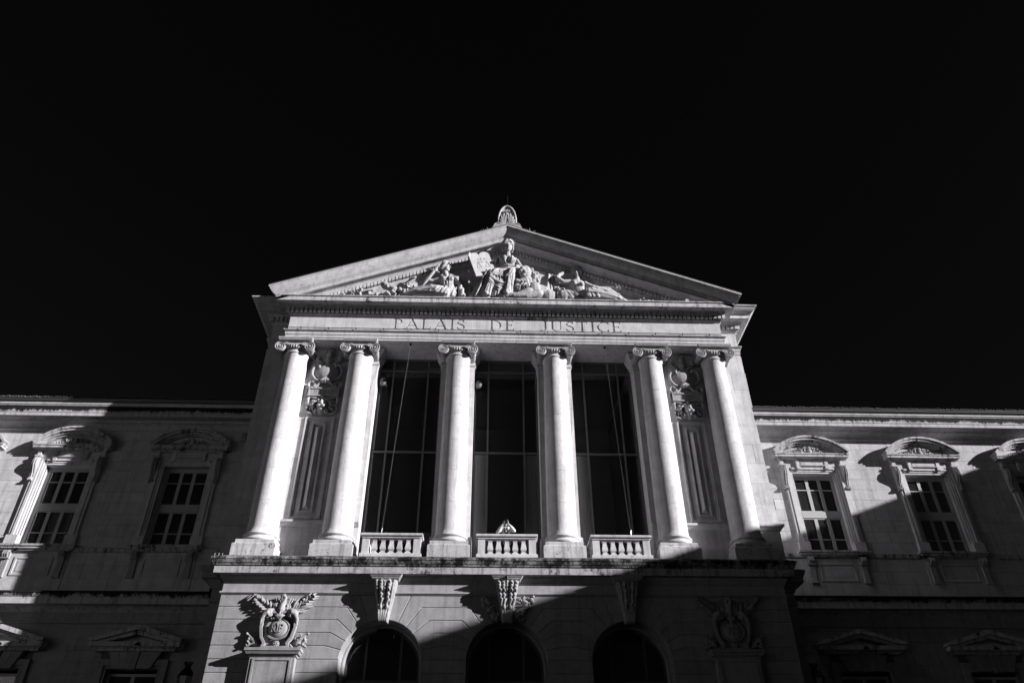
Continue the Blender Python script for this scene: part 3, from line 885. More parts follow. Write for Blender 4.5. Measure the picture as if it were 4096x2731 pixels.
# ---- consoles over the arches: capped brackets, fluted and carved
def console(cx, centre):
    m = MB()
    m.sweep([(-0.2, -0.955), (0.0, -0.955), (0.03, -0.93), (0.05, -0.905), (0.05, -0.885), (0.07, -0.87), (0.12, -0.80), (0.14, -0.785), (0.14, -0.755), (-0.2, -0.755)], [(cx - 0.45, -0.74), (cx - 0.45, -1.13), (cx + 0.45, -1.13), (cx + 0.45, -0.74)])
    con = m.build("console", S_CARVE2, CH)
    body_ = MB()
    prof = [(-1.12, -0.955), (-1.18, -1.05), (-1.20, -1.17), (-1.17, -1.30), (-1.10, -1.45), (-1.03, -1.65), (-0.98, -1.85), (-0.95, -2.03), (-0.955, -2.06), (-1.0, -2.09), (-1.02, -2.2), (-1.0, -2.32), (-0.94, -2.40)]
    W0, W1 = 0.42, 0.17
    def hw(z): return W0 + (W1 - W0) * (-0.955 - z) / 1.445
    n = len(prof); vs = []
    for y, z in prof: vs += [(cx - hw(z), -0.70, z), (cx - hw(z), y + 0.03, z), (cx - hw(z) + 0.03, y, z), (cx + hw(z) - 0.03, y, z), (cx + hw(z), y + 0.03, z), (cx + hw(z), -0.70, z)]
    fs = [(i * 6 + k, i * 6 + k + 1, i * 6 + 7 + k, i * 6 + 6 + k) for i in range(n - 1) for k in range(5)] + [tuple(range(6)), tuple(range(6 * n - 6, 6 * n))]
    body_.add(vs, fs)
    body_.build("bracket", S_CARVE2, con)
    fl = MB()
    def yz(t):
        i = min(int(t * (n - 1)), n - 2); u = t * (n - 1) - i
        return prof[i][0] + (prof[i + 1][0] - prof[i][0]) * u, prof[i][1] + (prof[i + 1][1] - prof[i][1]) * u
    cols = (-0.86, -0.43, 0.0, 0.43, 0.86)
    for c in cols:
        pts = []; rr = []
        for i in range(15):
            y, z = yz(0.03 + 0.60 * i / 14); pts.append((cx + c * (hw(z) - 0.04), y - 0.012, z)); rr.append(0.045 if abs(c) != 0.43 else 0.05)
        fl.tube(pts, rr, seg=6)
        y, z = yz(0.70); pts = []
        for i in range(8):
            y, z = yz(0.70 + 0.26 * i / 7); pts.append((cx + c * (hw(z) - 0.03), y - 0.012, z))
        fl.tube(pts, 0.042, seg=6)
    for s in (-1, 1):
        if not centre:   # scrolls under the cap
            pts = []
            for i in range(26):
                t = i / 25; a = R(90) + s * t * R(560); r = 0.15 * (1 - t) + 0.03
                pts.append((cx + s * 0.15 + r * math.cos(a) * 0.9, -1.21, -1.14 + r * math.sin(a)))
            fl.tube(pts, 0.028, seg=6)
            pts = [(cx + s * (0.30 - 0.06 * i), -1.19 + 0.01 * i, -1.1 - 0.09 * i) for i in range(4)]; fl.tube(pts, [0.05, 0.06, 0.05, 0.03], seg=6)
        for c in ((0.43, 0.86) if centre else (0.43,)):   # a curling leaf down each flute
            pts = []; rr = []
            for k in range(11):
                y, z = yz(0.05 + 0.042 * k); x = cx + s * c * (hw(z) - 0.04)
                pts.append((x + (0.018 if k % 2 else -0.012), y - (0.05 if k % 2 else 0.03), z)); rr.append(0.062 if k % 2 else 0.045)
            fl.tube(pts, rr, seg=8)
            for k in range(3):
                y, z = yz(0.10 + 0.15 * k); x = cx + s * c * (hw(z) - 0.04)
                fl.tube([(x - 0.03, y - 0.05, z + 0.05), (x + 0.04, y - 0.085, z - 0.02), (x + 0.06, y - 0.04, z - 0.09)], [0.025, 0.04, 0.015], seg=6)
        y, z = yz(0.50); fl.ell((cx + s * 0.42 * hw(z), y - 0.05, z - 0.03), (0.055, 0.055, 0.075), seg=8, rings=6)
    remesh(fl, "carving", S_CARVE2, con, voxel=0.016, smooth=1)
    if centre:
        q = MB(); q.lathe([(0.03, -0.0), (0.058, 0.0), (0.058, 0.13), (0.03, 0.13)], (cx - 0.02, -1.235, -0.96), seg=14); q.build("spotlight_can", M_IRON, con, smooth=40)
        for s in (-1, 1):
            fe = MB(); rnd = random.Random(5 + s)
            for k in range(26):
                t = k / 25
                x = 0.95 - 0.52 * t + rnd.uniform(-0.13, 0.10); z = -1.50 - 0.72 * t + rnd.uniform(-0.10, 0.10)
                r = rnd.choice((0.06, 0.075, 0.09, 0.05)); fe.ell((cx + s * (x - 0.05), -0.80, z), (r, r * 0.9, r), seg=8, rings=6)
            fe.ell((cx + s * 0.60, -0.79, -1.93), (0.11, 0.09, 0.11)); fe.ell((cx + s * 0.64, -0.79, -1.64), (0.085, 0.08, 0.085))
            for k in range(9):
                a = R(20 + 34 * k); fe.tube([(cx + s * 0.62, -0.8, -1.75), (cx + s * (0.62 + 0.3 * math.cos(a)), -0.79, -1.72 + 0.3 * math.sin(a))], [0.03, 0.02], seg=5)
            fe.tube([(cx + s * 0.5, -0.8, -2.1), (cx + s * 0.34, -0.82, -2.16), (cx + s * 0.42, -0.80, -2.28), (cx + s * 0.62, -0.80, -2.24), (cx + s * 0.56, -0.78, -2.38)], [0.06, 0.05, 0.05, 0.05, 0.03], seg=6)
            fe.build("fruit_festoon", S_CARVE2, con, smooth=60)
console(-4.4, False); console(0.0, True); console(4.4, False)

# ---- balustrades between the plinths
def balustrade():
    m = MB()
    m.sweep([(-0.28, 0.74), (-0.02, 0.74), (0.0, 0.75), (0.0, 0.79), (0.03, 0.805), (0.06, 0.825), (0.07, 0.85), (0.07, 0.90), (0.055, 0.915), (-0.28, 0.918)], [(-1.105, 0.2), (-1.105, -0.80), (1.105, -0.80), (1.105, 0.2)])
    b = m.build("balustrade", S_TRIM, CH)
    q = MB(); q.sweep([(-0.3, 0.0), (0.03, 0.0), (0.03, 0.12), (0.01, 0.14), (-0.3, 0.14)], [(-1.125, 0.2), (-1.125, -0.82), (1.125, -0.82), (1.125, 0.2)]); q.build("base_rail", S_TRIM, b)
    for s in (-1, 1):
        q = MB(); a, c = sorted((s * 0.83, s * 1.10)); q.box(a, c, -0.765, -0.53, 0.14, 0.742); q.build("pedestal", S_TRIM, b)
        q = MB(); a, c = sorted((s * 0.88, s * 1.08)); q.box(a, c, -0.50, 0.2, 0.14, 0.742); q.build("side_panel", S_TRIM, b)
    for i in range(5):
        x = -0.632 + 0.316 * i
        q = MB(); loft_sq(q, [(0.112, 0.14), (0.112, 0.205), (0.09, 0.225), (0.065, 0.245), (0.065, 0.26), (0.10, 0.315), (0.108, 0.33), (0.108, 0.41), (0.10, 0.425), (0.085, 0.52), (0.068, 0.615), (0.066, 0.625), (0.075, 0.635), (0.075, 0.65), (0.065, 0.66), (0.085, 0.69), (0.10, 0.71), (0.104, 0.715), (0.104, 0.742)], x, -0.645)
        q.build("baluster", S_TRIM, b)
    return b
b0 = balustrade()
for dx in (-4.365, 4.36): copy_part(b0, CH, dx)
# ---------------------------------------------------------------- the wings
WY = 3.6
HX = {1: (14.58, 19.96, 25.3, 30.7, 36.0), -1: (14.58, 19.94, 24.85, 30.2, 35.5)}


def upper_window(x0):
    """tall casement in a stone surround: hood, frieze block, consoles, sill with brackets, apron panel"""
    s_ = MB()
    # architrave round the opening, three steps
    for a, b, y in ((1.02, 1.12, 3.55), (1.12, 1.22, 3.52), (1.22, 1.33, 3.47)):
        s_.box(x0 - b, x0 - a, y, 3.96 if a < 1.1 else 3.7, 2.0, 6.05); s_.box(x0 + a, x0 + b, y, 3.96 if a < 1.1 else 3.7, 2.0, 6.05)
    for a, b, y in ((5.78, 5.87, 3.55), (5.87, 5.96, 3.52), (5.96, 6.05, 3.47)):
        s_.box(x0 - 1.02, x0 + 1.02, y, 3.96 if a < 5.8 else 3.7, a, b)
    for s in (-1, 1):
        s_.box(*sorted((x0 + s * 1.33, x0 + s * 1.47)), 3.53, 3.7, 2.0, 5.0)
        s_.box(*sorted((x0 + s * 1.35, x0 + s * 1.45)), 3.50, 3.7, 2.5, 4.95)
        s_.box(*sorted((x0 + s * 1.0, x0 + s * 1.50)), 3.455, 3.7, 2.0, 2.42)
    w = s_.build("window", S_TRIM, CH)
    # console at each side
    for s in (-1, 1):
        c = MB(); cx = x0 + s * 1.44
        prof = [(3.40, 6.10), (3.30, 6.0), (3.26, 5.85), (3.28, 5.68), (3.36, 5.50), (3.44, 5.32), (3.47, 5.15), (3.44, 5.08), (3.42, 5.0), (3.46, 4.93)]
        for dx in (-0.075, 0.0, 0.075):
            n = len(prof); vs = []
            for y, z in prof: vs += [(cx + dx - 0.034, 3.66, z), (cx + dx - 0.034, y + 0.02, z), (cx + dx, y - (0.02 if dx == 0 else 0), z), (cx + dx + 0.034, y + 0.02, z), (cx + dx + 0.034, 3.66, z)]
            c.add(vs, [(i * 5 + k, i * 5 + k + 1, i * 5 + 6 + k, i * 5 + 5 + k) for i in range(n - 1) for k in range(4)] + [tuple(range(5)), tuple(range(5 * n - 5, 5 * n))])
        for dx in (-0.07, 0, 0.07): c.ell((cx + dx, 3.43, 5.0), (0.045, 0.05, 0.06), seg=8, rings=6)
        c.box(cx - 0.13, cx + 0.13, 3.36, 3.66, 6.10, 6.16)
        c.build("console", S_CARVE2, w)
        c = MB(); c.box(*sorted((x0 + s * 1.36, x0 + s * 1.52)), 3.42, 3.66, 6.20, 6.43); c.box(*sorted((x0 + s * 1.28, x0 + s * 1.60)), 3.38, 3.66, 6.155, 6.20); c.build("frieze_block", S_TRIM, w)
        c = MB(); c.box(*sorted((x0 + s * 0.60, x0 + s * 0.76)), 3.42, 3.66, 5.98, 6.43)
        for k in range(3): c.lathe([(0.02, 0), (0.024, 0), (0.012, 0.05)], (x0 + s * (0.63 + 0.05 * k), 3.45, 5.93), seg=8)
        c.build("triglyph", S_TRIM, w)
    c = MB(); c.box(x0 - 0.60, x0 + 0.60, 3.46, 3.66, 6.06, 6.43); c.box(x0 - 0.54, x0 + 0.54, 3.445, 3.5, 6.19, 6.40); c.box(x0 - 1.36, x0 + 1.36, 3.52, 3.66, 6.05, 6.43); c.box(x0 - 0.6, x0 + 0.6, 3.40, 3.5, 6.12, 6.16)
    c.build("frieze_panel", S_WING, w)
    # hood: straight cornice and segmental arch over a carved field
    h = MB()
    pth = [(x0 - 1.55, 3.62), (x0 - 1.55, 3.42), (x0 + 1.55, 3.42), (x0 + 1.55, 3.62)]
    h.sweep([(-0.1, 6.43), (0.02, 6.43), (0.04, 6.47), (0.10, 6.50), (0.20, 6.51), (0.20, 6.60), (0.235, 6.63), (0.24, 6.68), (-0.1, 6.70)], pth)
    hood = h.build("hood", S_HOOD, w)
    a = MB()
    def seg_arch(r_in, r_out, y0, y1):
        # circle through (+-1.84, 6.80) and (0, 7.60)
        Rr = (1.84 ** 2 + 0.80 ** 2) / (2 * 0.80); cz = 7.60 - Rr
        a0 = math.degrees(math.acos(1.84 / Rr)); O = arc_pts(x0, cz, Rr + r_out, a0, 180 - a0, 26); I = arc_pts(x0, cz, Rr + r_in, 180 - a0, a0, 26)
        a.prism(O + I, y0, y1)
    seg_arch(-0.10, 0.0, 3.12, 3.66); seg_arch(-0.20, -0.10, 3.18, 3.66); seg_arch(-0.27, -0.20, 3.30, 3.66); seg_arch(-0.34, -0.27, 3.40, 3.66)
    a.build("segmental_arch", S_HOOD, hood, smooth=20)
    a = MB(); Rr = (1.84 ** 2 + 0.64) / 1.6; cz = 7.60 - Rr
    a0 = math.degrees(math.acos(1.6 / Rr)); a.prism(arc_pts(x0, cz, Rr - 0.2, a0, 180 - a0, 16), 3.52, 3.66); a.build("hood_field", S_WING, hood)
    a = MB(); rnd = random.Random(4)
    for i in range(120):
        t = rnd.uniform(-1, 1); x = x0 + 1.12 * t; top = 0.44 * (1 - abs(t) ** 1.5)
        z = 6.71 + rnd.uniform(0.01, 0.05 + top * 0.85); r = rnd.uniform(0.03, 0.055)
        a.ell((x, 3.47 - rnd.uniform(0, 0.05), z), (r * 1.5, 0.07, r * 0.75), (0, rnd.uniform(-70, 70), 0), seg=6, rings=5)
    a.ell((x0, 3.44, 6.86), (0.15, 0.12, 0.17)); a.ell((x0, 3.40, 7.03), (0.10, 0.08, 0.09))
    for s in (-1, 1):
        a.tube([(x0 + s * 0.12, 3.42, 6.75), (x0 + s * 0.22, 3.42, 6.92), (x0 + s * 0.16, 3.40, 7.06), (x0 + s * 0.30, 3.42, 7.02)], 0.045, seg=6)
        a.tube([(x0 + s * 0.25, 3.46, 6.80), (x0 + s * 0.6, 3.45, 6.86), (x0 + s * 0.95, 3.47, 6.76)], [0.07, 0.06, 0.03], seg=6)
    a.build("hood_carving", S_CARVE2, hood, smooth=60)
    # sill, brackets, apron panel
    s_ = MB(); s_.sweep([(-0.1, 1.72), (0.02, 1.72), (0.04, 1.76), (0.10, 1.80), (0.10, 1.88), (0.15, 1.90), (0.15, 1.98), (-0.1, 2.005)], [(x0 - 1.46, 3.62), (x0 - 1.46, 3.48), (x0 + 1.46, 3.48), (x0 + 1.46, 3.62)])
    s_.build("sill", S_HOOD, w)
    for s in (-1, 1):
        q = MB(); cx = x0 + s * 1.16
        for dx in (-0.085, 0, 0.085):
            q.tube([(cx + dx, 3.50, 1.70), (cx + dx, 3.38, 1.66), (cx + dx, 3.35, 1.54), (cx + dx, 3.42, 1.44)], 0.045, seg=6)
        q.box(cx - 0.16, cx + 0.16, 3.40, 3.66, 1.36, 1.41)
        for dx in (-0.09, 0, 0.09): q.box(cx + dx - 0.032, cx + dx + 0.032, 3.49, 3.66, 0.64, 1.36)
        q.box(cx - 0.13, cx + 0.13, 3.50, 3.66, 0.66, 1.72); q.box(cx - 0.15, cx + 0.15, 3.475, 3.66, 0.58, 0.645)
        q.build("sill_bracket", S_CARVE2, w)
    q = MB()
    for a, b, c, d in ((-0.80, 0.80, 1.40, 1.48), (-0.80, 0.80, 0.68, 0.76), (-0.80, -0.72, 0.76, 1.40), (0.72, 0.80, 0.76, 1.40)): q.box(x0 + a, x0 + b, 3.545, 3.66, c, d)
    q.box(x0 - 0.62, x0 + 0.62, 3.565, 3.66, 0.86, 1.30); q.box(x0 - 1.42, x0 + 1.42, 3.578, 3.66, 0.06, 1.72)
    q.build("apron_panel", S_WING, w)
    # casements
    f = MB(); y0, y1 = 3.88, 3.95
    def bar(a, b, c, d, e=0.0): f.box(x0 + a, x0 + b, y0 + e, y1 - e, c, d)
    bar(-1.02, -0.86, 2.0, 5.8); bar(0.86, 1.02, 2.0, 5.8)
    bar(-0.86, 0.86, 5.60, 5.8, 0.004); bar(-0.86, 0.86, 3.69, 4.0, -0.03); bar(-0.86, 0.86, 2.0, 2.2, 0.004)
    for x in (-0.29, 0.29): bar(x - 0.075, x + 0.075, 4.0, 5.6, 0.002); bar(x - 0.075, x + 0.075, 2.2, 3.69, 0.002)
    for a, b in ((-0.86, -0.365), (-0.215, 0.215), (0.365, 0.86)):
        bar(a, b, 5.055, 5.10, 0.006); bar(a, b, 2.655, 2.70, 0.006)
        f.box(x0 + a, x0 + b, y0 + 0.006, y1 - 0.006, 3.63, 3.69) ; f.box(x0 + a, x0 + b, y0 + 0.006, y1 - 0.006, 4.0, 4.05)
    f.build("casement", M_FRAME, w)
    for a, b in ((-0.86, -0.365), (-0.215, 0.215), (0.365, 0.86)):
        for c, d in ((5.10, 5.60), (4.05, 5.055), (2.70, 3.63), (2.2, 2.655)):
            p = MB(); p.box(x0 + a, x0 + b, 3.912, 3.918, c, d); p.build("pane", M_GLASS, w)
    return w


def curtain(w, x0, a, b, z0, z1):
    m = MB(); n = 28
    vs = [(x0 + a + (b - a) * i / n, 4.06 + 0.022 * math.sin(i * 1.35) + 0.01 * math.sin(i * 3.1), z) for z in (z0, z1) for i in range(n + 1)]
    m.add(vs, [(i, i + 1, n + 2 + i, n + 1 + i) for i in range(n)]); m.build("curtain", M_CURT, w, smooth=80)


def ground_window(x0):
    g = MB()
    for a, b, y in ((1.0, 1.12, 3.54), (1.12, 1.34, 3.48)):
        zt = -2.98 + (b - 1.0)
        g.box(x0 - b, x0 - a, y, 3.9 if a < 1.1 else 3.7, -8.2, zt); g.box(x0 + a, x0 + b, y, 3.9 if a < 1.1 else 3.7, -8.2, zt)
        g.box(x0 - a, x0 + a, y + 0.002, 3.9 if a < 1.1 else 3.7, zt - (b - a), zt)
    w = g.build("ground_window", S_BLOCK, CH)
    gb = MB()
    gb.sweep([(-0.1, -2.36), (0.03, -2.36), (0.06, -2.30), (0.14, -2.24), (0.22, -2.23), (0.22, -2.05), (-0.1, -2.03)], [(x0 - 1.55, 3.62), (x0 - 1.55, 3.36), (x0 + 1.55, 3.36), (x0 + 1.55, 3.62)])
    gab = gb.build("gable", S_HOOD, w)
    for s in (-1, 1):
        q = MB(); P = [(x0, -1.42), (x0 + s * 1.80, -1.93), (x0 + s * 1.80, -2.03), (x0 + s * 1.60, -2.04), (x0, -1.60)]; q.prism(P if s > 0 else P[::-1], 3.08, 3.66)
        P = [(x0, -1.60), (x0 + s * 1.58, -2.035), (x0 + s * 1.1, -2.035), (x0, -1.76)]; q.prism(P if s > 0 else P[::-1], 3.18, 3.66)
        q.build("raking_moulding", S_HOOD, gab)
    q = MB(); q.prism([(x0 - 1.2, -2.04), (x0 + 1.2, -2.04), (x0, -1.70)], 3.54, 3.66); q.prism([(x0 - 0.55, -2.04), (x0 + 0.55, -2.04), (x0, -1.87)], 3.50, 3.66); q.build("gable_field", S_WING, gab)
    q = MB(); q.lathe([(0.13, 0), (0.15, 0.02), (0.06, 0.13), (0.02, 0.14)][::-1], (x0 + 0.12, 3.2, -2.2), seg=12); q.build("spotlight_can", M_IRON, w, smooth=40)
    for i in range(5):   # splayed lintel stones
        t0, t1 = -0.72 + 0.288 * i, -0.72 + 0.288 * (i + 1); k = 1.42
        q = MB(); q.prism([(x0 + t0, -3.0 - (0.04 if i == 2 else 0)), (x0 + t1, -3.0 - (0.04 if i == 2 else 0)), (x0 + t1 * k, -2.365), (x0 + t0 * k, -2.365)], 3.40 - (0.05 if i == 2 else 0), 3.7, 0.012); q.build("lintel_stone", S_BLOCK, w)
    f = MB()
    for a, b in ((-1.0, -0.9), (0.9, 1.0), (-0.07, 0.07)): f.box(x0 + a, x0 + b, 3.84, 3.9, -8.2, -3.1)
    for c, d in ((-3.2, -3.1), (-4.7, -4.6), (-8.2, -8.1)): f.box(x0 - 0.9, x0 - 0.07, 3.842, 3.898, c, d); f.box(x0 + 0.07, x0 + 0.9, 3.842, 3.898, c, d)
    f.build("casement", M_FRAME, w)
    for a, b in ((-0.9, -0.07), (0.07, 0.9)):
        for c, d in ((-4.6, -3.2), (-8.1, -4.7)):
            p = MB(); p.box(x0 + a, x0 + b, 3.866, 3.872, c, d); p.build("pane", M_GLASS, w)
    return w


UW = upper_window(0.0); GW = ground_window(0.0)
first = True; WR = []
for s in (1, -1):
    for i, hx in enumerate(HX[s][:3]):
        if first: w = UW; UW.location.x = s * hx; w2 = GW; GW.location.x = s * hx; first = False
        else: w = copy_part(UW, CH, s * hx - UW.location.x); w2 = copy_part(GW, CH, s * hx - GW.location.x)
        if s < 0 and i == 1: WC = w
        if s > 0 and i < 2: WR.append((w, hx))
        if s < 0 and i == 0: WN = w

XE = 38.5
for s in (1, -1):
    wa = MB()
    holes = [(s * hx - 1.02, s * hx + 1.02, 2.0, 5.8) for hx in HX[s][:3]] + [(s * hx - 1.0, s * hx + 1.0, -8.2, -2.98) for hx in HX[s][:3]]
    a, b = sorted((s * 11.03, s * XE))
    wall_holes(wa, a, b, GZ, 8.4, WY + 0.02, WY + 0.10, holes)
    wall = wa.build("wing_wall", S_JOINT, CH)
    a, b = sorted((s * 11.03, s * 27.0))
    hh = [(h[0] - 0.4, h[1] + 0.4, h[2] - 1.95, h[3] + 0.9) for h in holes[:3]]
    hh = [(h[0] - 0.30, h[1] + 0.30, 0.06, 6.72) for h in holes[:3]]
    hh = [(h[0] - 0.40, h[1] + 0.40, 0.06, 6.72) for h in holes[:3]]
    ashlar(wall, S_WING, a, b, 0.02, 1.70, WY, hh, h=0.56, L=1.5, gap=0.010, depth=0.025, seed=40 + s)
    ashlar(wall, S_WING, a, b, 1.92, 7.60, WY, hh, h=0.515, L=1.35, gap=0.010, depth=0.025, seed=50 + s, jit=0.004)
    hg = [(h[0] - 0.34, h[1] + 0.34, -9, -2.36) for h in holes[3:]]
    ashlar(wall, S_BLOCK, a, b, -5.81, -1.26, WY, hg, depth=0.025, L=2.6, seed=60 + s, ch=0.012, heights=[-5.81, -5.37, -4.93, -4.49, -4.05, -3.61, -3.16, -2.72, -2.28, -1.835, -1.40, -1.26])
    wb = MB()
    a2, b2 = sorted((s * 27.0, s * XE)); wb.box(a2, b2, WY, WY + 0.02, GZ, 8.4)
    wall_holes(wb, a, b, GZ, -5.81, WY, WY + 0.02, [(h[0], h[1], h[2], h[3]) for h in holes[3:]])
    wb.box(a, b, WY - 0.004, WY + 0.02, -1.25, -0.8)
    wb.build("plain_masonry", S_BLOCK, wall)
    pth = [(s * 11.03, WY), (s * XE, WY)] if s > 0 else [(s * XE, WY), (s * 11.03, WY)]
    # sill-height band, main cornice, gutter, low cornice, string
    m = MB(); m.sweep([(-0.02, 1.70), (0.04, 1.70), (0.08, 1.76), (0.08, 1.87), (0.03, 1.90), (-0.02, 1.92)], pth); m.build("sill_band", S_HOOD, CH)
    m = MB(); m.sweep([(-0.05, 7.58), (0.03, 7.59), (0.06, 7.62), (0.06, 7.66), (0.03, 7.69), (0.05, 7.72), (0.08, 7.80), (0.16, 7.88), (0.28, 7.92), (0.30, 7.96), (0.34, 8.0), (-0.05, 8.0)], pth); m.build("bed_moulding", S_WING, CH)
    m = MB(); m.sweep([(-0.05, 8.0), (0.70, 8.0), (0.70, 8.17), (0.72, 8.18), (0.72, 8.50), (0.70, 8.515), (-0.05, 8.515)], pth); m.build("wing_cornice", S_WCOR, CH)
    m = MB(); m.sweep([(-0.05, 8.515), (0.735, 8.515), (0.745, 8.54), (0.77, 8.57), (0.79, 8.60), (0.79, 8.655), (0.74, 8.665), (-0.05, 8.67)], pth); m.build("cyma_moulding", S_TRIM, CH)
    m = MB(); m.sweep([(-0.05, 8.672), (0.70, 8.672), (0.77, 8.69), (0.84, 8.72), (0.88, 8.77), (0.89, 8.815), (0.92, 8.82), (0.92, 8.835), (-0.05, 8.84)], pth); m.build("gutter", M_ZINC, CH, smooth=30)
    m = MB(); m.sweep([(-0.05, -0.80), (0.03, -0.80), (0.06, -0.76), (0.10, -0.74), (0.22, -0.66), (0.28, -0.63), (0.54, -0.615), (0.54, -0.34), (0.56, -0.33), (0.60, -0.27), (0.61, -0.20), (0.63, -0.19), (0.63, -0.12), (0.05, 0.03), (-0.05, 0.03)], pth); m.build("low_cornice", S_WLOW, CH)
    m = MB(); m.sweep([(-0.02, -1.26), (0.05, -1.26), (0.07, -1.23), (0.05, -1.19), (0.03, -1.17), (-0.02, -1.17)], pth); m.build("string_course", S_BLOCK, CH)
    # roof: slope and a ragged edge of barrel tiles
    m = MB(); a, b = sorted((s * 11.03, s * XE)); m.add([(a, 2.72, 8.86), (b, 2.72, 8.86), (b, 10, 11.2), (a, 10, 11.2), (a, 2.72, 8.82), (b, 2.72, 8.82), (b, 10, 11.1), (a, 10, 11.1)], [(0, 1, 2, 3), (4, 7, 6, 5), (0, 4, 5, 1), (1, 5, 6, 2), (2, 6, 7, 3), (3, 7, 4, 0)])
    rf = m.build("wing_roof", M_TILE, CH)
    m = MB(); rnd = random.Random(8)
    x = a + 0.1
    while x < min(b, 27.5) if s > 0 else x < b:
        if s > 0 or x > -27.5:
            r = 0.055; yy = 2.70 + rnd.uniform(-0.03, 0.03); zz = 8.875 + rnd.uniform(-0.008, 0.012)
            vs = []
            for yk, zk in ((yy, zz), (yy + 0.9, zz + 0.29)):
                for t in range(7):
                    aa = math.pi * t / 6
                    for rr in (r, r - 0.016): vs.append((x + rr * math.cos(aa), yk, zk + rr * math.sin(aa)))
            fs = []
            for t in range(6):
                i = 2 * t; fs += [(i, i + 2, i + 16, i + 14), (i + 1, i + 3, i + 17, i + 15), (i, i + 1, i + 3, i + 2)]
            m.add(vs, fs)
        x += 0.14
    o = m.build("tile_row", M_TILE, rf, smooth=40); o['kind'] = 'stuff'
    m = MB()
    m.box(a, b, 9.0, 9.1, GZ, 8.4); m.box(a, b, WY + 0.4, 9, 8.0, 8.1); m.box(a, b, WY + 0.3, 9, -0.3, -0.2); m.box(a - 0.06, a - 0.01, WY + 0.3, 9, GZ, 8); m.box(b + 0.01, b + 0.06, WY + 0.12, 9, GZ, 8)
    m.build("wing_interior", M_DARK, CH)
curtain(WC, -19.94 - WC.location.x, -0.25, 0.9, 2.1, 3.75)
for w_, hx_ in WR: curtain(w_, hx_ - w_.location.x, -0.9, 0.9, 2.1, 5.7)
curtain(WC, -19.94 - WC.location.x, -0.9, -0.62, 2.1, 5.7)

# ---------------------------------------------------------------- unseen buildings: one throws the long shadow, one is added to bounce light
def bounce_building(name, label, x0, x1, y0, y1, z1, face):
    t = thing(name, label, "building", ((x0 + x1) / 2, (y0 + y1) / 2, GZ), None)
    m = MB(); m.box(x0, x1, y0, y1, GZ, z1 - 0.3); m.build("wall", stone(name + "_render", 0.25, 0.1), t)
    m = MB(); m.box(x0 - 0.05, x1 + 0.05, y0 - 0.05, y1 + 0.05, z1 - 0.3, z1); m.build("roof", M_TILE, t)
    wn = MB(); n = int((y1 - y0) / 3.2)
    for k in range(n):
        for r in range(int((z1 - GZ - 2) / 3.6)):
            y = y0 + 1.6 + k * 3.2; z = GZ + 1.2 + r * 3.6; x = face
            q = MB(); q.box(x - 0.06, x + 0.06, y - 0.6, y + 0.6, z, z + 2.1); q.build("window", M_IRON, t)
    return t
bounce_building("bounce_building", "plain rendered building added to bounce sunlight back from the far side of the square, outside the picture", -62, -50, -70, -14, 9.0, -50.0)  # unseen house, added so its sunlit wall fills the courthouse shade
# long street block on the sunny side: its roof edge draws the slanting edge of shade across the courthouse
gh = thing("street_block", "long rendered street block on the sunny side of the square, outside the picture", "building", (48, -30, GZ))
prof_ = [(-66, 10.9), (-15, 11.02), (-6, 11.53), (-2.5, 11.85), (4.5, 12.2)]
def gable_solid(mb, poly, x0, x1):
    n = len(poly); mb.add([(x0, a, b) for a, b in poly] + [(x1, a, b) for a, b in poly], [tuple(range(n)), tuple(range(n, 2 * n))[::-1]] + [(i, (i + 1) % n, n + (i + 1) % n, n + i) for i in range(n)])
q = MB(); gable_solid(q, [(-65.5, GZ)] + [(a, b - 0.25) for a, b in prof_] + [(4.0, GZ)], 40.2, 56); q.build("wall", stone("block_render", 0.24, 0.1), gh)
q = MB(); gable_solid(q, [(a, b - 0.2) for a, b in prof_] + [(a, b) for a, b in prof_[::-1]], 40.0, 56.2); q.build("roof", M_TILE, gh)
for k in range(16):
    for r in range(5):
        y = -62 + 4.1 * k; z = GZ + 1.4 + 3.6 * r
        q = MB(); q.box(40.14, 40.26, y - 0.6, y + 0.6, z, z + 2.1); q.build("window", M_IRON, gh)
# ---------------------------------------------------------------- carved work
def letters_on(word, x0, x1, z0, h, y, parent, mat, plain_=True, thick=0.01, name="letter"):
    for L_ in layout(word, x0, x1, z0, h, plain_=plain_, gap=0.3 if plain_ else 0.12):
        q = MB()
        for k, quad in enumerate(L_): q.prism(quad, y - 0.0004 * k - thick, y + 0.02)
        q.build(name, mat, parent)


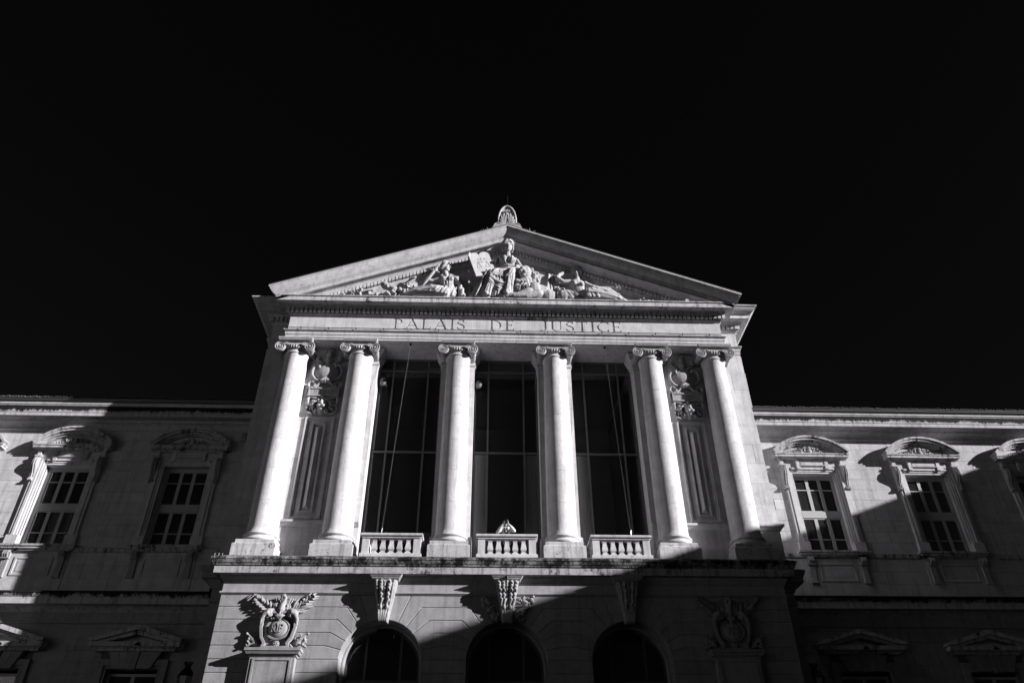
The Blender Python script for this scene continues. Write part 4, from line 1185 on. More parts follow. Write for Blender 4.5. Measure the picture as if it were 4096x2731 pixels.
def lion_mask(m, cx, y, cz, k=1.0):
    E_ = lambda dx, dy, dz, r, rot=(0, 0, 0): m.ell((cx + dx * k, y + dy * k, cz + dz * k), tuple(v * k for v in r), rot, seg=10, rings=7)
    E_(0, -0.10, 0.02, (0.24, 0.20, 0.32)); E_(0, -0.24, 0.10, (0.085, 0.14, 0.17)); E_(0, -0.34, 0.0, (0.10, 0.07, 0.06))
    for s in (-1, 1):
        E_(s * 0.10, -0.28, -0.10, (0.11, 0.12, 0.085)); E_(s * 0.12, -0.20, 0.19, (0.10, 0.08, 0.05), (0, s * 15, 0)); E_(s * 0.24, -0.06, 0.32, (0.08, 0.07, 0.09))
        for i in range(7):
            a = R(75 - 30 * i); 
            for j, rr in enumerate((0.34, 0.47)):
                x0, z0 = s * rr * math.cos(a) * 1.1, rr * math.sin(a) * 0.82 + 0.02
                x1, z1 = s * (rr + 0.14) * math.cos(a - 0.35) * 1.1, (rr + 0.12) * math.sin(a - 0.35) * 0.8
                m.tube([(cx + x0 * k, y - (0.14 - 0.07 * j) * k, cz + z0 * k), (cx + (x0 + x1) / 2 * k, y - (0.17 - 0.07 * j) * k, cz + (z0 + z1) / 2 * k), (cx + x1 * k, y - (0.09 - 0.05 * j) * k, cz + z1 * k)], [0.055 * k, 0.065 * k, 0.025 * k], seg=6)
    E_(0, -0.20, -0.27, (0.15, 0.12, 0.075)); E_(0, -0.10, -0.36, (0.10, 0.08, 0.08))
    for i in range(5): m.tube([(cx + (-0.2 + 0.1 * i) * k, y - 0.12 * k, cz - 0.33 * k), (cx + (-0.22 + 0.11 * i) * k, y - 0.10 * k, cz - 0.47 * k)], [0.045 * k, 0.02 * k], seg=6)


def wall_relief(cx, word, wx0, wx1):
    y = 0.245
    f = MB()
    def ring(a, b, c, d, w, yy):
        f.box(a, b, yy, y + 0.02, d - w, d); f.box(a, b, yy, y + 0.02, c, c + w); f.box(a, a + w, yy + 0.0008, y + 0.02, c + w, d - w); f.box(b - w, b, yy + 0.0008, y + 0.02, c + w, d - w)
    ring(cx - 0.62, cx + 0.62, 1.89, 6.53, 0.075, y - 0.07); ring(cx - 0.535, cx + 0.535, 1.975, 6.445, 0.05, y - 0.035)
    ring(cx - 0.275, cx + 0.275, 2.17, 6.24, 0.05, y - 0.06); ring(cx - 0.215, cx + 0.215, 2.23, 6.18, 0.03, y - 0.025)
    fr_ = f.build("framed_panel", S_WALL, CH)
    q = MB(); q.add([(cx - 0.15, y, 2.30), (cx + 0.15, y, 2.30), (cx + 0.15, y, 6.10), (cx - 0.15, y, 6.10), (cx, y - 0.085, 2.46), (cx, y - 0.085, 5.94)], [(0, 1, 4), (1, 2, 5, 4), (2, 3, 5), (3, 0, 4, 5), (0, 3, 2, 1)])
    q.build("raised_rib", S_WALL, fr_)
    m = MB()      # urn with scrolled arms and a basket of flowers
    m.ell((cx, y, 8.78), (0.60, 0.30, 0.50), seg=20, rings=12)
    m.lathe([(0.17, 9.1), (0.20, 9.35), (0.235, 9.47), (0.235, 9.50), (0.19, 9.54), (0.12, 9.62), (0.03, 9.63)], (cx, y, 0), seg=20)
    for s in (-1, 1):
        m.tube([(cx + s * x, y - 0.06 - 0.16 * b, z) for x, z, b in ((0.20, 8.33, 0.1), (0.48, 8.42, 0.3), (0.655, 8.64, 0.5), (0.67, 8.88, 0.6), (0.60, 9.06, 0.9), (0.46, 9.16, 1.1), (0.36, 9.12, 1.2), (0.38, 9.03, 1.1))], [0.05, 0.06, 0.07, 0.07, 0.07, 0.075, 0.07, 0.04], seg=8)
        m.tube([(cx + s * x, y - 0.12, z) for x, z in ((0.25, 9.28), (0.36, 9.36), (0.50, 9.42), (0.56, 9.55), (0.46, 9.64), (0.38, 9.56))], [0.07, 0.08, 0.07, 0.07, 0.06, 0.04], seg=8)
        for k in range(5): m.ell((cx + s * (0.46 + 0.04 * (k % 2)), y - 0.12, 9.42 + 0.07 * k), (0.07, 0.08, 0.05), seg=8, rings=6)
        m.tube([(cx + s * 0.07, y - 0.2, 8.38), (cx + s * 0.25, y - 0.16, 8.18), (cx + s * 0.48, y - 0.12, 7.98)], [0.05, 0.05, 0.045], seg=8)
        for k in range(7): m.ell((cx + s * (0.10 + 0.055 * k), y - 0.215 + 0.012 * k, 8.36 - 0.058 * k), 0.05, seg=8, rings=6)
        m.lathe([(0.14, 0), (0.17, 0.02), (0.17, 0.10), (0.10, 0.12)], (cx + s * 0.60, y - 0.12, 8.12), seg=14, axis='y')
        for k in range(9):
            a = R(40 * k); m.ell((cx + s * 0.60 + 0.15 * math.cos(a), y - 0.16, 8.12 + 0.15 * math.sin(a)), (0.05, 0.06, 0.05), seg=7, rings=5)
        m.tube([(cx + s * 0.72, y - 0.06, 8.05), (cx + s * 0.77, y - 0.10, 7.85), (cx + s * 0.74, y - 0.06, 7.66)], [0.06, 0.06, 0.05], seg=8)
        m.box(*sorted((cx + s * 0.68, cx + s * 0.80)), y - 0.10, y + 0.05, 7.52, 7.92)
    for k in range(5):
        a = R(-60 + 30 * k + 0); m.tube([(cx, y - 0.22, 8.46), (cx + 0.20 * math.sin(a), y - 0.27, 8.30), (cx + 0.26 * math.sin(a), y - 0.20, 8.16 + 0.02 * abs(k - 2))], [0.045, 0.06, 0.03], seg=8)
    m.lathe([(0.10, 9.60), (0.16, 9.64), (0.19, 9.76), (0.21, 9.80), (0.05, 9.82)], (cx, y - 0.02, 0), seg=16)
    rnd = random.Random(3)
    for k in range(26):
        a = rnd.uniform(0, math.pi); r = rnd.uniform(0.02, 0.22)
        m.ell((cx + r * math.cos(a) * 0.95, y - rnd.uniform(0.02, 0.16), 9.84 + r * math.sin(a) * 1.25), rnd.uniform(0.035, 0.06), seg=7, rings=5)
    for k in range(9): m.ell((cx - 0.40 + 0.10 * k, y - 0.12, 7.97 + 0.03 * (k % 2)), (0.065, 0.07, 0.05), seg=8, rings=6)
    remesh(m, "urn_relief", S_CARVE, CH, voxel=0.022, smooth=1)
    q = MB(); q.box(cx - 0.66, cx + 0.66, y - 0.17, y + 0.02, 7.53, 7.92)
    for a, b, c, d in ((-0.68, 0.68, 7.885, 7.935), (-0.68, 0.68, 7.515, 7.565), (-0.68, -0.62, 7.565, 7.885), (0.62, 0.68, 7.565, 7.885)): q.box(cx + a, cx + b, y - 0.21, y - 0.16, c, d)
    pq = q.build("name_plaque", S_CARVE, CH)
    letters_on(word, cx + wx0, cx + wx1, 7.625, 0.20, y - 0.170, pq, M_LETTER, thick=0.004)
    m = MB(); lion_mask(m, cx, y - 0.02, 7.06, 0.92)
    for s in (-1, 1):
        m.tube([(cx + s * 0.58, y - 0.10, 7.50), (cx + s * 0.66, y - 0.12, 7.40), (cx + s * 0.62, y - 0.08, 7.1), (cx + s * 0.66, y - 0.08, 6.85), (cx + s * 0.55, y - 0.10, 6.70), (cx + s * 0.40, y - 0.10, 6.66), (cx + s * 0.44, y - 0.06, 6.78)], [0.06, 0.07, 0.05, 0.06, 0.06, 0.06, 0.03], seg=8)
        m.tube([(cx + s * 0.1, y - 0.1, 7.47), (cx + s * 0.35, y - 0.12, 7.44), (cx + s * 0.56, y - 0.12, 7.50)], 0.05, seg=8)
    m.ell((cx, y - 0.14, 7.46), (0.10, 0.09, 0.07))
    m.box(cx - 0.60, cx + 0.60, y - 0.02, y + 0.03, 6.68, 7.5)
    remesh(m, "lion_mask", S_CARVE, CH, voxel=0.02, smooth=1)


wall_relief(-8.05, "DROIT", -0.43, 0.43)
wall_relief(8.10, "LOI", -0.30, 0.27)


def trophy(cx, label):
    """cartouche with palms and scrolls standing on a capped pedestal"""
    y = -0.75
    pb = MB(); pb.box(cx - 0.76, cx + 0.76, y - 0.30, y + 0.02, GZ + 0.4, -3.585)
    pd = pb.build("pedestal", S_BLOCK, CH)
    q = MB()
    for a, b, c, d in ((-0.66, 0.66, -3.72, -3.65), (-0.66, -0.59, -8.0, -3.72), (0.59, 0.66, -8.0, -3.72)): q.box(cx + a, cx + b, y - 0.33, y - 0.29, c, d)
    q.build("panel_moulding", S_TROPHY, pd)
    q = MB(); q.sweep([(-0.1, -3.60), (0.02, -3.595), (0.04, -3.555), (0.04, -3.54), (0.10, -3.525), (0.13, -3.47), (0.13, -3.45), (0.17, -3.43), (0.17, -3.335), (-0.1, -3.325)], [(cx - 0.78, y + 0.02), (cx - 0.78, y - 0.31), (cx + 0.78, y - 0.31), (cx + 0.78, y + 0.02)])
    q.build("pedestal_cap", S_TROPHY, pd)
    t = thing("stone_cartouche", label, "carved emblem", (cx, y - 0.2, -3.325), "carved emblems on the ground storey pedestals")
    s_ = MB()
    out = [(-0.50, -3.322), (-0.44, -3.14), (-0.56, -2.95), (-0.63, -2.62), (-0.62, -2.35), (-0.52, -2.14), (-0.34, -2.05), (0.34, -2.05), (0.52, -2.14), (0.62, -2.35), (0.63, -2.62), (0.56, -2.95), (0.44, -3.14), (0.50, -3.322)]
    s_.prism([(cx + a, b) for a, b in out], y - 0.11, y + 0.02, 0.02)
    O_ = [(cx + a, b) for a, b in out]; I_ = inset(O_, 0.085); n_ = len(O_)
    s_.add([(a, y, b) for a, b in O_] + [(a, y - 0.27, b) for a, b in O_] + [(a, y - 0.27, b) for a, b in I_] + [(a, y - 0.10, b) for a, b in I_], [(k * n_ + i, k * n_ + (i + 1) % n_, (k + 1) * n_ + (i + 1) % n_, (k + 1) * n_ + i) for k in range(3) for i in range(n_)])
    s_.prism([(cx + a, b) for a, b in [(-0.46, -2.1), (0.46, -2.1), (0.40, -1.80), (0.22, -1.62), (-0.22, -1.62), (-0.40, -1.80)]], y - 0.09, y + 0.015, 0.02)
    sh_ = s_.build("shield", S_TROPHY, t)
    q = MB()
    for k in range(34):
        a = R(-145 + 290 * k / 33) + R(90)
        if -2.6 < math.cos(a) < 2:
            q.tube([(cx + 0.40 * math.cos(a), y - 0.125, -2.63 + 0.36 * math.sin(a)), (cx + 0.51 * math.cos(a), y - 0.125, -2.63 + 0.46 * math.sin(a))], [0.014, 0.02], seg=4)
    q.build("rays", S_TROPHY, sh_)
    q = MB(); n = 40
    for r, ra in ((0.385, 0.026), (0.425, 0.018)):
        pts = [(cx + r * math.cos(2 * math.pi * i / n), y - 0.20, -2.65 + r * 0.86 * math.sin(2 * math.pi * i / n)) for i in range(n + 1)]
        q.tube(pts, ra, seg=6)
    q.build("oval_rim", S_TROPHY, sh_, smooth=60)
    q = MB(); q.ell((cx, y - 0.15, -2.65), (0.36, 0.16, 0.31), seg=32, rings=16); boss = q.build("oval_boss", S_TROPHY, sh_, smooth=60)
    for w_, a, b in (("R", -0.205, -0.035), ("F", 0.045, 0.20)):
        q = MB()
        for L_ in layout(w_, cx + a, cx + b, -2.79, 0.265): 
            for k, quad in enumerate(L_): q.prism(quad, y - 0.325 - 0.001 * k, y - 0.24)
        q.build("letter", S_TROPHY, boss if False else sh_)
    q = MB(); q.tube([(cx + 0.005, y - 0.31, -2.80), (cx + 0.01, y - 0.315, -2.58)], [0.012, 0.02], seg=6); q.tube([(cx + 0.01, y - 0.315, -2.58), (cx - 0.015, y - 0.32, -2.52), (cx + 0.02, y - 0.31, -2.46)], [0.026, 0.03, 0.008], seg=6); q.build("torch", S_TROPHY, sh_)
    m = MB()
    for s in (-1, 1):
        m.tube([(cx + s * a, y - 0.16 - c, b) for a, b, c in ((0.625, -2.52, 0.06), (0.62, -2.34, 0.10), (0.54, -2.18, 0.13), (0.42, -2.12, 0.15), (0.36, -2.22, 0.13), (0.43, -2.28, 0.1))], [0.05, 0.07, 0.09, 0.09, 0.06, 0.04], seg=8)
        m.ell((cx + s * 0.44, y - 0.20, -2.09), (0.21, 0.15, 0.13), (0, s * 25, 0)); m.lathe([(0.02, -0.16), (0.09, -0.16), (0.10, -0.14), (0.10, 0.1)], (cx + s * 0.36, y - 0.16, -2.18), seg=14, axis='y')
        m.tube([(cx + s * 0.36, y - 0.18, -2.06), (cx + s * 0.24, y - 0.20, -2.03), (cx + s * 0.16, y - 0.18, -1.95)], [0.07, 0.06, 0.06], seg=8)
        m.lathe([(0.05, -0.20), (0.10, -0.22), (0.125, -0.20), (0.125, 0.05)], (cx + s * 0.20, y, -1.87), seg=18, axis='y'); m.ell((cx + s * 0.20, y - 0.22, -1.87), 0.045)
        m.tube([(cx + s * 0.50, y - 0.18, -3.19), (cx + s * 0.58, y - 0.18, -3.26), (cx + s * 0.52, y - 0.18, -3.31), (cx + s * 0.44, y - 0.18, -3.27)], [0.04, 0.045, 0.04, 0.03], seg=8)
    for k in range(5):
        a = R(-56 + 28 * k); m.tube([(cx, y - 0.25, -2.36), (cx + 0.10 * math.sin(a), y - 0.33, -2.25), (cx + 0.20 * math.sin(a), y - 0.30, -2.12 - 0.05 * abs(k - 2))], [0.05, 0.05, 0.03], seg=8)
    m.tube([(cx + a, y - 0.2, b) for a, b in ((0.0, -2.02), (0.02, -1.82), (0.07, -1.70), (0.09, -1.58), (0.03, -1.50), (-0.05, -1.53), (-0.05, -1.60))], [0.14, 0.11, 0.07, 0.065, 0.08, 0.07, 0.04], seg=8)
    m.tube([(cx - 0.06, y - 0.18, -1.95), (cx - 0.05, y - 0.2, -1.75), (cx - 0.10, y - 0.16, -1.62)], [0.07, 0.05, 0.03], seg=8)
    remesh(m, "scrollwork", S_TROPHY, t, voxel=0.02, smooth=1)
    lf = MB(); rnd = random.Random(9)
    for s in (-1, 1):
        stem = [(0.30, -2.10), (0.55, -1.92), (0.80, -1.72), (0.98, -1.56)]
        lf.tube([(cx + s * a, y - 0.13, b) for a, b in stem], [0.03, 0.028, 0.022, 0.012], seg=6)
        for i in range(7):
            t_ = 0.06 + 0.90 * i / 6
            bx, bz = 0.30 + 0.68 * t_, -2.10 + 0.54 * t_
            for side in (-1, 1):
                a = R(36) + side * R(36 - 20 * t_) + rnd.uniform(-0.08, 0.08); ln = (0.60 - 0.30 * t_) * rnd.uniform(0.85, 1.15)
                if side < 0: ln *= 1.0
                ex, ez = bx + ln * math.cos(a), bz + ln * math.sin(a)
                yo = rnd.uniform(0.03, 0.10)
                lf.tube([(cx + s * bx, y - 0.11, bz), (cx + s * (bx + ex) / 2, y - 0.13 - yo, (bz + ez) / 2), (cx + s * ex, y - 0.05, ez)], [0.02, 0.052, 0.006], seg=6, flat=0.7)
        for i in range(6):  # the pleated sheaf behind the crest
            x = 0.14 + 0.085 * i; lf.tube([(cx + s * x * 0.8, y - 0.06, -2.05), (cx + s * (x + 0.03), y - 0.09, -1.80), (cx + s * (x + 0.10), y - 0.05, -1.55 - 0.02 * i)], [0.03, 0.042, 0.025], seg=5)
    lf.build("palm_branches", S_TROPHY, t, smooth=50)
    m = MB()
    for s in (-1, 1):
        rn = random.Random(31)
        m.tube([(cx + s * 0.70, y - 0.08, -3.12), (cx + s * 0.84, y - 0.11, -2.98), (cx + s * 1.0, y - 0.12, -2.84)], [0.11, 0.08, 0.035], seg=8); m.ell((cx + s * 1.06, y - 0.13, -2.80), 0.05)
        m.tube([(cx + s * 0.60, y - 0.06, -2.95), (cx + s * 0.84, y - 0.10, -3.14), (cx + s * 1.04, y - 0.06, -3.28)], [0.035, 0.04, 0.02], seg=6)
        for k in range(16):
            x0, z0 = 0.66 + rn.uniform(0, 0.28), -3.18 + rn.uniform(0, 0.30); a = rn.uniform(-0.6, 2.2)
            m.tube([(cx + s * x0, y - 0.10, z0), (cx + s * (x0 + 0.07 * math.cos(a)), y - 0.16, z0 + 0.07 * math.sin(a)), (cx + s * (x0 + 0.15 * math.cos(a)), y - 0.06, z0 + 0.15 * math.sin(a))], [0.02, 0.042, 0.01], seg=6)
        for k in range(6): m.ell((cx + s * (0.74 + 0.05 * k), y - 0.16, -3.11 - 0.022 * k), (0.03, 0.035, 0.03), seg=7, rings=5)
    m.box(cx - 0.72, cx + 0.72, y - 0.1, y + 0.01, -3.322, -3.22)
    remesh(m, "fruit_horns", S_TROPHY, t, voxel=0.02, smooth=1)
    q = MB(); q.lathe([(0.02, -0.20), (0.115, -0.20), (0.13, -0.185), (0.13, -0.16), (0.135, -0.155)], (cx, y, -3.17), seg=20, axis='y')
    q.ell((cx, y - 0.21, -3.17), 0.03)
    for k in range(5): a = R(90 + 72 * k); q.ell((cx + 0.06 * math.cos(a), y - 0.205, -3.17 + 0.06 * math.sin(a)), (0.032, 0.022, 0.032), seg=8, rings=6)
    q.build("rosette", S_TROPHY, t, smooth=50)


trophy(-8.01, "sunlit carved cartouche with RF letters on the pedestal beside the leftmost arch")
trophy(8.02, "carved cartouche in deep shadow on the pedestal beside the rightmost arch")

# ---------------------------------------------------------------- the figures in the pediment: coordinates baked from image pixels, shifted along camera rays
def lerp(a, b, t): return tuple(a[i] + (b[i] - a[i]) * t for i in range(3))


def head(m, c, h, face=(0, -1, 0), up=(0, 0, 1), hair=True, bun=False):
    """head of height h at c looking along face"""
    f = Vector(face).normalized(); u = Vector(up); u = (u - f * u.dot(f)).normalized(); r = u.cross(f).normalized()
    M = Matrix(((r.x, -f.x, u.x, c[0]), (r.y, -f.y, u.y, c[1]), (r.z, -f.z, u.z, c[2]), (0, 0, 0, 1)))
    m.M = M; k = h
    m.ell((0, 0.04 * k, 0.08 * k), (0.34 * k, 0.40 * k, 0.42 * k))
    m.ell((0, -0.13 * k, -0.16 * k), (0.255 * k, 0.24 * k, 0.30 * k))
    m.ell((0, -0.24 * k, -0.36 * k), (0.12 * k, 0.11 * k, 0.09 * k))          # chin
    m.tube([(0, -0.34 * k, 0.05 * k), (0, -0.43 * k, -0.12 * k)], [0.045 * k, 0.075 * k], seg=8)  # nose
    for s in (-1, 1):
        m.tube([(s * 0.05 * k, -0.35 * k, 0.06 * k), (s * 0.22 * k, -0.30 * k, 0.06 * k)], 0.045 * k, seg=6)  # brow
        m.ell((s * 0.13 * k, -0.285 * k, -0.02 * k), (0.055 * k, 0.04 * k, 0.035 * k), seg=8, rings=6)  # eye
        m.ell((s * 0.33 * k, 0.03 * k, -0.03 * k), (0.04 * k, 0.09 * k, 0.12 * k), seg=8, rings=6)  # ear
        m.ell((s * 0.15 * k, -0.24 * k, -0.16 * k), (0.09 * k, 0.08 * k, 0.08 * k), seg=8, rings=6)  # cheek
    m.ell((0, -0.345 * k, -0.245 * k), (0.085 * k, 0.04 * k, 0.025 * k), seg=8, rings=6); m.ell((0, -0.33 * k, -0.285 * k), (0.07 * k, 0.04 * k, 0.025 * k), seg=8, rings=6)
    if hair:
        for s in (-1, 1):
            for i in range(6):
                a = R(20 + 27 * i)
                m.ell((s * 0.35 * k * math.sin(a), (-0.20 + 0.08 * i) * k, (0.12 + 0.36 * math.cos(a * 0.55)) * k), (0.11 * k, 0.12 * k, 0.10 * k), seg=8, rings=6)
            m.tube([(0, -0.27 * k, 0.38 * k), (s * 0.2 * k, -0.26 * k, 0.30 * k), (s * 0.33 * k, -0.14 * k, 0.12 * k), (s * 0.34 * k, 0.06 * k, -0.10 * k), (s * 0.28 * k, 0.22 * k, -0.26 * k)], [0.09 * k, 0.10 * k, 0.11 * k, 0.11 * k, 0.08 * k], seg=8)
        m.ell((0, 0.20 * k, 0.10 * k), (0.34 * k, 0.32 * k, 0.38 * k))
        if bun: m.ell((0, 0.46 * k, 0.02 * k), (0.17 * k, 0.16 * k, 0.17 * k))
    m.M = None


def hand(m, w, tip, side, r=0.055, spread=0.045, curl=(0, 0, 0)):
    """palm and five separate fingers from wrist w towards tip; side is the across-the-palm direction"""
    w = Vector(w); d = Vector(tip) - w; L = d.length; d.normalize(); s = Vector(side).normalized(); c = Vector(curl)
    m.tube([w, w + d * L * 0.45], [r * 0.95, r * 1.25], seg=8)
    for i, ln in enumerate((0.86, 1.0, 0.95, 0.78)):
        b = w + d * L * 0.45 + s * spread * (i - 1.5)
        e = w + d * L * ln + s * spread * 1.35 * (i - 1.5) + c
        m.tube([b, (b + e) / 2 + c * -0.15, e], [r * 0.50, r * 0.46, r * 0.34], seg=6)
    b = w + d * L * 0.12 + s * spread * 1.6
    m.tube([b, b + d * L * 0.28 + s * spread * 1.3], [r * 0.5, r * 0.4], seg=6)


from mathutils.bvhtree import BVHTree


def folds(m, A, B, n, r0, r1, sag=(0, 0, 0), jit=0.03, seed=1, bulge=(0, -0.04, 0)):
    """n cloth folds running from the polyline A to the polyline B"""
    rnd = random.Random(seed)
    tree = BVHTree.FromPolygons([Vector(v) for v in m.v], m.f)
    def on(p, r):      # lay the point on the front of what is already modelled
        h = tree.ray_cast(Vector((p[0], -3.0, p[2])), Vector((0, 1, 0)))
        y = h[0].y if h[0] is not None and abs(h[0].y - p[1]) < 0.55 else p[1]
        return (p[0], y - r * 0.30, p[2])
    def at(P, t):
        t *= len(P) - 1; i = min(int(t), len(P) - 2); return lerp(P[i], P[i + 1], t - i)
    n = int(n * 1.35)
    for i in range(n):
        t = i / max(1, n - 1)
        a = at(A, t); b = at(B, min(1, max(0, t + rnd.uniform(-0.3, 0.3) / n)))
        mid = lerp(a, b, 0.5); mid = tuple(mid[k] + sag[k] + bulge[k] * rnd.uniform(0.4, 1.4) + rnd.uniform(-jit, jit) for k in range(3))
        q1 = lerp(lerp(a, mid, 0.5), mid, 0.15); q2 = lerp(mid, lerp(mid, b, 0.5), 0.85)
        k = rnd.uniform(0.5, 1.05)
        rr = [r0 * k, (r0 * 0.6 + r1 * 0.4) * k, (r0 + r1) / 2 * k, (r0 * 0.35 + r1 * 0.65) * k, r1 * k]
        m.tube([on(p, r) for p, r in zip([a, q1, mid, q2, b], rr)], rr, seg=7)


# seated woman with the tablets of the law
st = thing("seated_statue", "seated robed woman statue holding a round-topped tablet under the pediment apex", "statue", (-0.5, -0.8, 12.28), "statues in the pediment")
m = MB()
m.ell((0.02, -0.72, 14.72), (0.34, 0.26, 0.52)); m.ell((0.02, -0.78, 14.92), (0.42, 0.25, 0.28)); m.ell((0.02, -0.64, 14.32), (0.40, 0.28, 0.32))
for s, x in ((-1, -0.16), (1, 0.20)): m.ell((x, -0.98, 14.83), (0.15, 0.13, 0.15))
m.tube([(0.02, -0.68, 15.08), (0.03, -0.72, 15.45)], [0.17, 0.14], seg=10)
head(m, (0.04, -0.78, 15.80), 0.70, (0.08, -1, -0.16))
m.tube([(-0.40, -0.62, 15.02), (-0.80, -0.50, 14.98), (-1.30, -0.48, 15.02), (-1.78, -0.52, 15.06)], [0.17, 0.135, 0.11, 0.08], seg=10)
hand(m, (-1.84, -0.66, 15.06), (-1.84, -1.10, 15.12), (0.5, 0.0, 1), 0.065, 0.05)
m.tube([(0.44, -0.62, 15.00), (0.64, -0.56, 14.66), (0.68, -0.60, 14.50)], [0.16, 0.13, 0.115], seg=10); m.tube([(0.68, -0.60, 14.50), (0.56, -0.86, 14.36)], [0.115, 0.085], seg=10)
hand(m, (0.56, -0.86, 14.38), (0.42, -1.06, 14.34), (0.3, -0.2, 1), 0.06, 0.045)
m.tube([(-0.18, -0.6, 14.10), (-0.72, -1.02, 13.78)], [0.33, 0.27], seg=12); m.tube([(0.2, -0.6, 14.10), (0.16, -1.05, 13.86)], [0.33, 0.26], seg=12)
m.tube([(-0.72, -1.0, 13.78), (-0.86, -0.98, 13.1), (-0.98, -1.02, 12.45)], [0.26, 0.22, 0.20], seg=12); m.tube([(0.16, -1.04, 13.86), (0.08, -1.0, 13.1), (-0.02, -1.05, 12.45)], [0.25, 0.20, 0.17], seg=12)
m.box(-1.0, 0.5, -0.85, -0.42, 12.27, 14.0)
m.ell((-0.42, -0.98, 13.2), (0.64, 0.20, 0.85)); m.ell((-0.30, -1.0, 13.72), (0.55, 0.22, 0.34))
# robe: sash, bodice and skirt folds
folds(m, [(-0.36, -0.80, 14.50), (-0.40, -0.86, 14.18)], [(0.44, -0.78, 14.58), (0.44, -0.86, 14.26)], 6, 0.05, 0.05, bulge=(0, -0.12, -0.05), seed=2)
folds(m, [(-0.40, -0.76, 15.14), (0.0, -0.86, 15.02)], [(-0.12, -0.90, 14.55), (0.10, -0.92, 14.55)], 6, 0.045, 0.03, seed=3); folds(m, [(0.44, -0.76, 15.14), (0.10, -0.86, 15.02)], [(0.30, -0.88, 14.55), (0.12, -0.92, 14.55)], 6, 0.045, 0.03, seed=4)
folds(m, [(-0.46, -0.72, 15.0), (-0.52, -0.66, 14.92)], [(-0.42, -0.72, 14.3), (-0.75, -0.66, 14.25)], 6, 0.06, 0.06, seed=5)
folds(m, [(-0.95, -1.1, 13.9), (-0.60, -1.2, 13.95)], [(-1.50, -1.0, 12.42), (-0.75, -1.1, 12.42)], 8, 0.055, 0.075, bulge=(0, 0, 0), seed=6, jit=0.07)
folds(m, [(-0.55, -1.1, 13.92), (0.02, -1.1, 13.85)], [(-0.62, -1.05, 12.42), (-0.15, -1.05, 12.42)], 7, 0.05, 0.065, sag=(0.10, 0, 0), bulge=(0, 0, 0), seed=16, jit=0.08)
folds(m, [(0.05, -1.1, 13.95), (0.36, -1.0, 13.98)], [(-0.20, -1.1, 12.45), (0.32, -1.0, 12.42)], 6, 0.05, 0.06, bulge=(0, 0, 0), seed=9, jit=0.06)
folds(m, [(-0.42, -0.95, 14.18), (0.38, -0.95, 14.22)], [(-0.98, -1.15, 13.62), (0.05, -1.22, 13.50)], 9, 0.045, 0.055, sag=(0, 0, -0.14), bulge=(0, 0, 0), seed=7)
folds(m, [(-0.80, -1.1, 13.60), (-0.86, -1.1, 13.20)], [(0.10, -1.1, 13.20), (0.05, -1.1, 12.75)], 4, 0.05, 0.05, sag=(0, 0, -0.22), bulge=(0, 0, 0), seed=17)
folds(m, [(-0.95, -0.86, 13.9), (-1.0, -0.7, 13.9)], [(-1.62, -0.92, 12.40), (-1.95, -0.6, 12.40)], 8, 0.07, 0.09, seed=8, jit=0.05)
folds(m, [(0.44, -0.66, 15.0), (0.56, -0.6, 14.9)], [(0.62, -0.62, 14.3), (0.95, -0.5, 14.3)], 5, 0.06, 0.07, seed=10)
m.ell((-0.05, -1.18, 12.50), (0.14, 0.22, 0.10)); m.ell((-1.0, -1.16, 12.46), (0.14, 0.20, 0.10))
def shear_to_camera(mb, z0, z1, dy):  # shears upper vertices toward the camera along the line of sight
    out = []
    for x, y, z in mb.v:
        t = min(1.0, max(0.0, (z - z0) / (z1 - z0))); out.append((x, y - dy * t, z - 0.87 * dy * t))
    mb.v = out
shear_to_camera(m, 12.9, 15.0, 0.30)
remesh(m, "robed_figure", S_CARVE, st, voxel=0.019, smooth=1)
T_ = MB()    # tablet: two round tops, leaning
u = Vector((0.27, 0.0, -0.963)); w_ = Vector((0.963, 0.0, 0.27)) ; nrm = Vector((0, -1, 0)); org = Vector((-1.36, -1.13, 14.90))
poly2 = [(-0.50, 0.0)] + [(-0.25 + 0.25 * math.cos(R(180 - 15 * i)), 0.24 * math.sin(R(15 * i))) for i in range(1, 12)] + [(0.0, -0.02)] + [(0.25 + 0.25 * math.cos(R(180 - 15 * i)), 0.24 * math.sin(R(15 * i))) for i in range(1, 12)] + [(0.50, 0.0), (0.50, -1.42), (-0.50, -1.42)]
def tab(a, b, d): 
    p = org + w_ * a - u * b + Vector((0, -d, 0)) + Vector((0, 0.10 * b + 0.12 * a, 0)); return tuple(p)
n = len(poly2); T_.add([tab(a, b, 0.0) for a, b in poly2] + [tab(a, b, -0.14) for a, b in poly2], [tuple(range(n)), tuple(range(n, 2 * n))[::-1]] + [(i, (i + 1) % n, n + (i + 1) % n, n + i) for i in range(n)])
tb = T_.build("tablet", S_WALL, st)
S_GROOVE_SHADE = plain('painted_groove_shade', 0.14, 0.95)  # dark raised strokes: the shade of cut lines put into the colour
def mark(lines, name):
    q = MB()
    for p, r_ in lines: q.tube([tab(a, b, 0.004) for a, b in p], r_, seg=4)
    q.build(name, S_GROOVE_SHADE, tb)
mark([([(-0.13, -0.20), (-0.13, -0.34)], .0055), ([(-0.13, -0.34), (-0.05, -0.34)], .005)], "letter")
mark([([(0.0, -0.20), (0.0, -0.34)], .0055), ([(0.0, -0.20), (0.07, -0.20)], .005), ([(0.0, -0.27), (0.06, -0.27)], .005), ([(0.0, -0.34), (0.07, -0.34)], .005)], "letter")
mark([([(0.13, -0.20), (0.23, -0.34)], .0055), ([(0.23, -0.20), (0.13, -0.34)], .0055)], "letter")
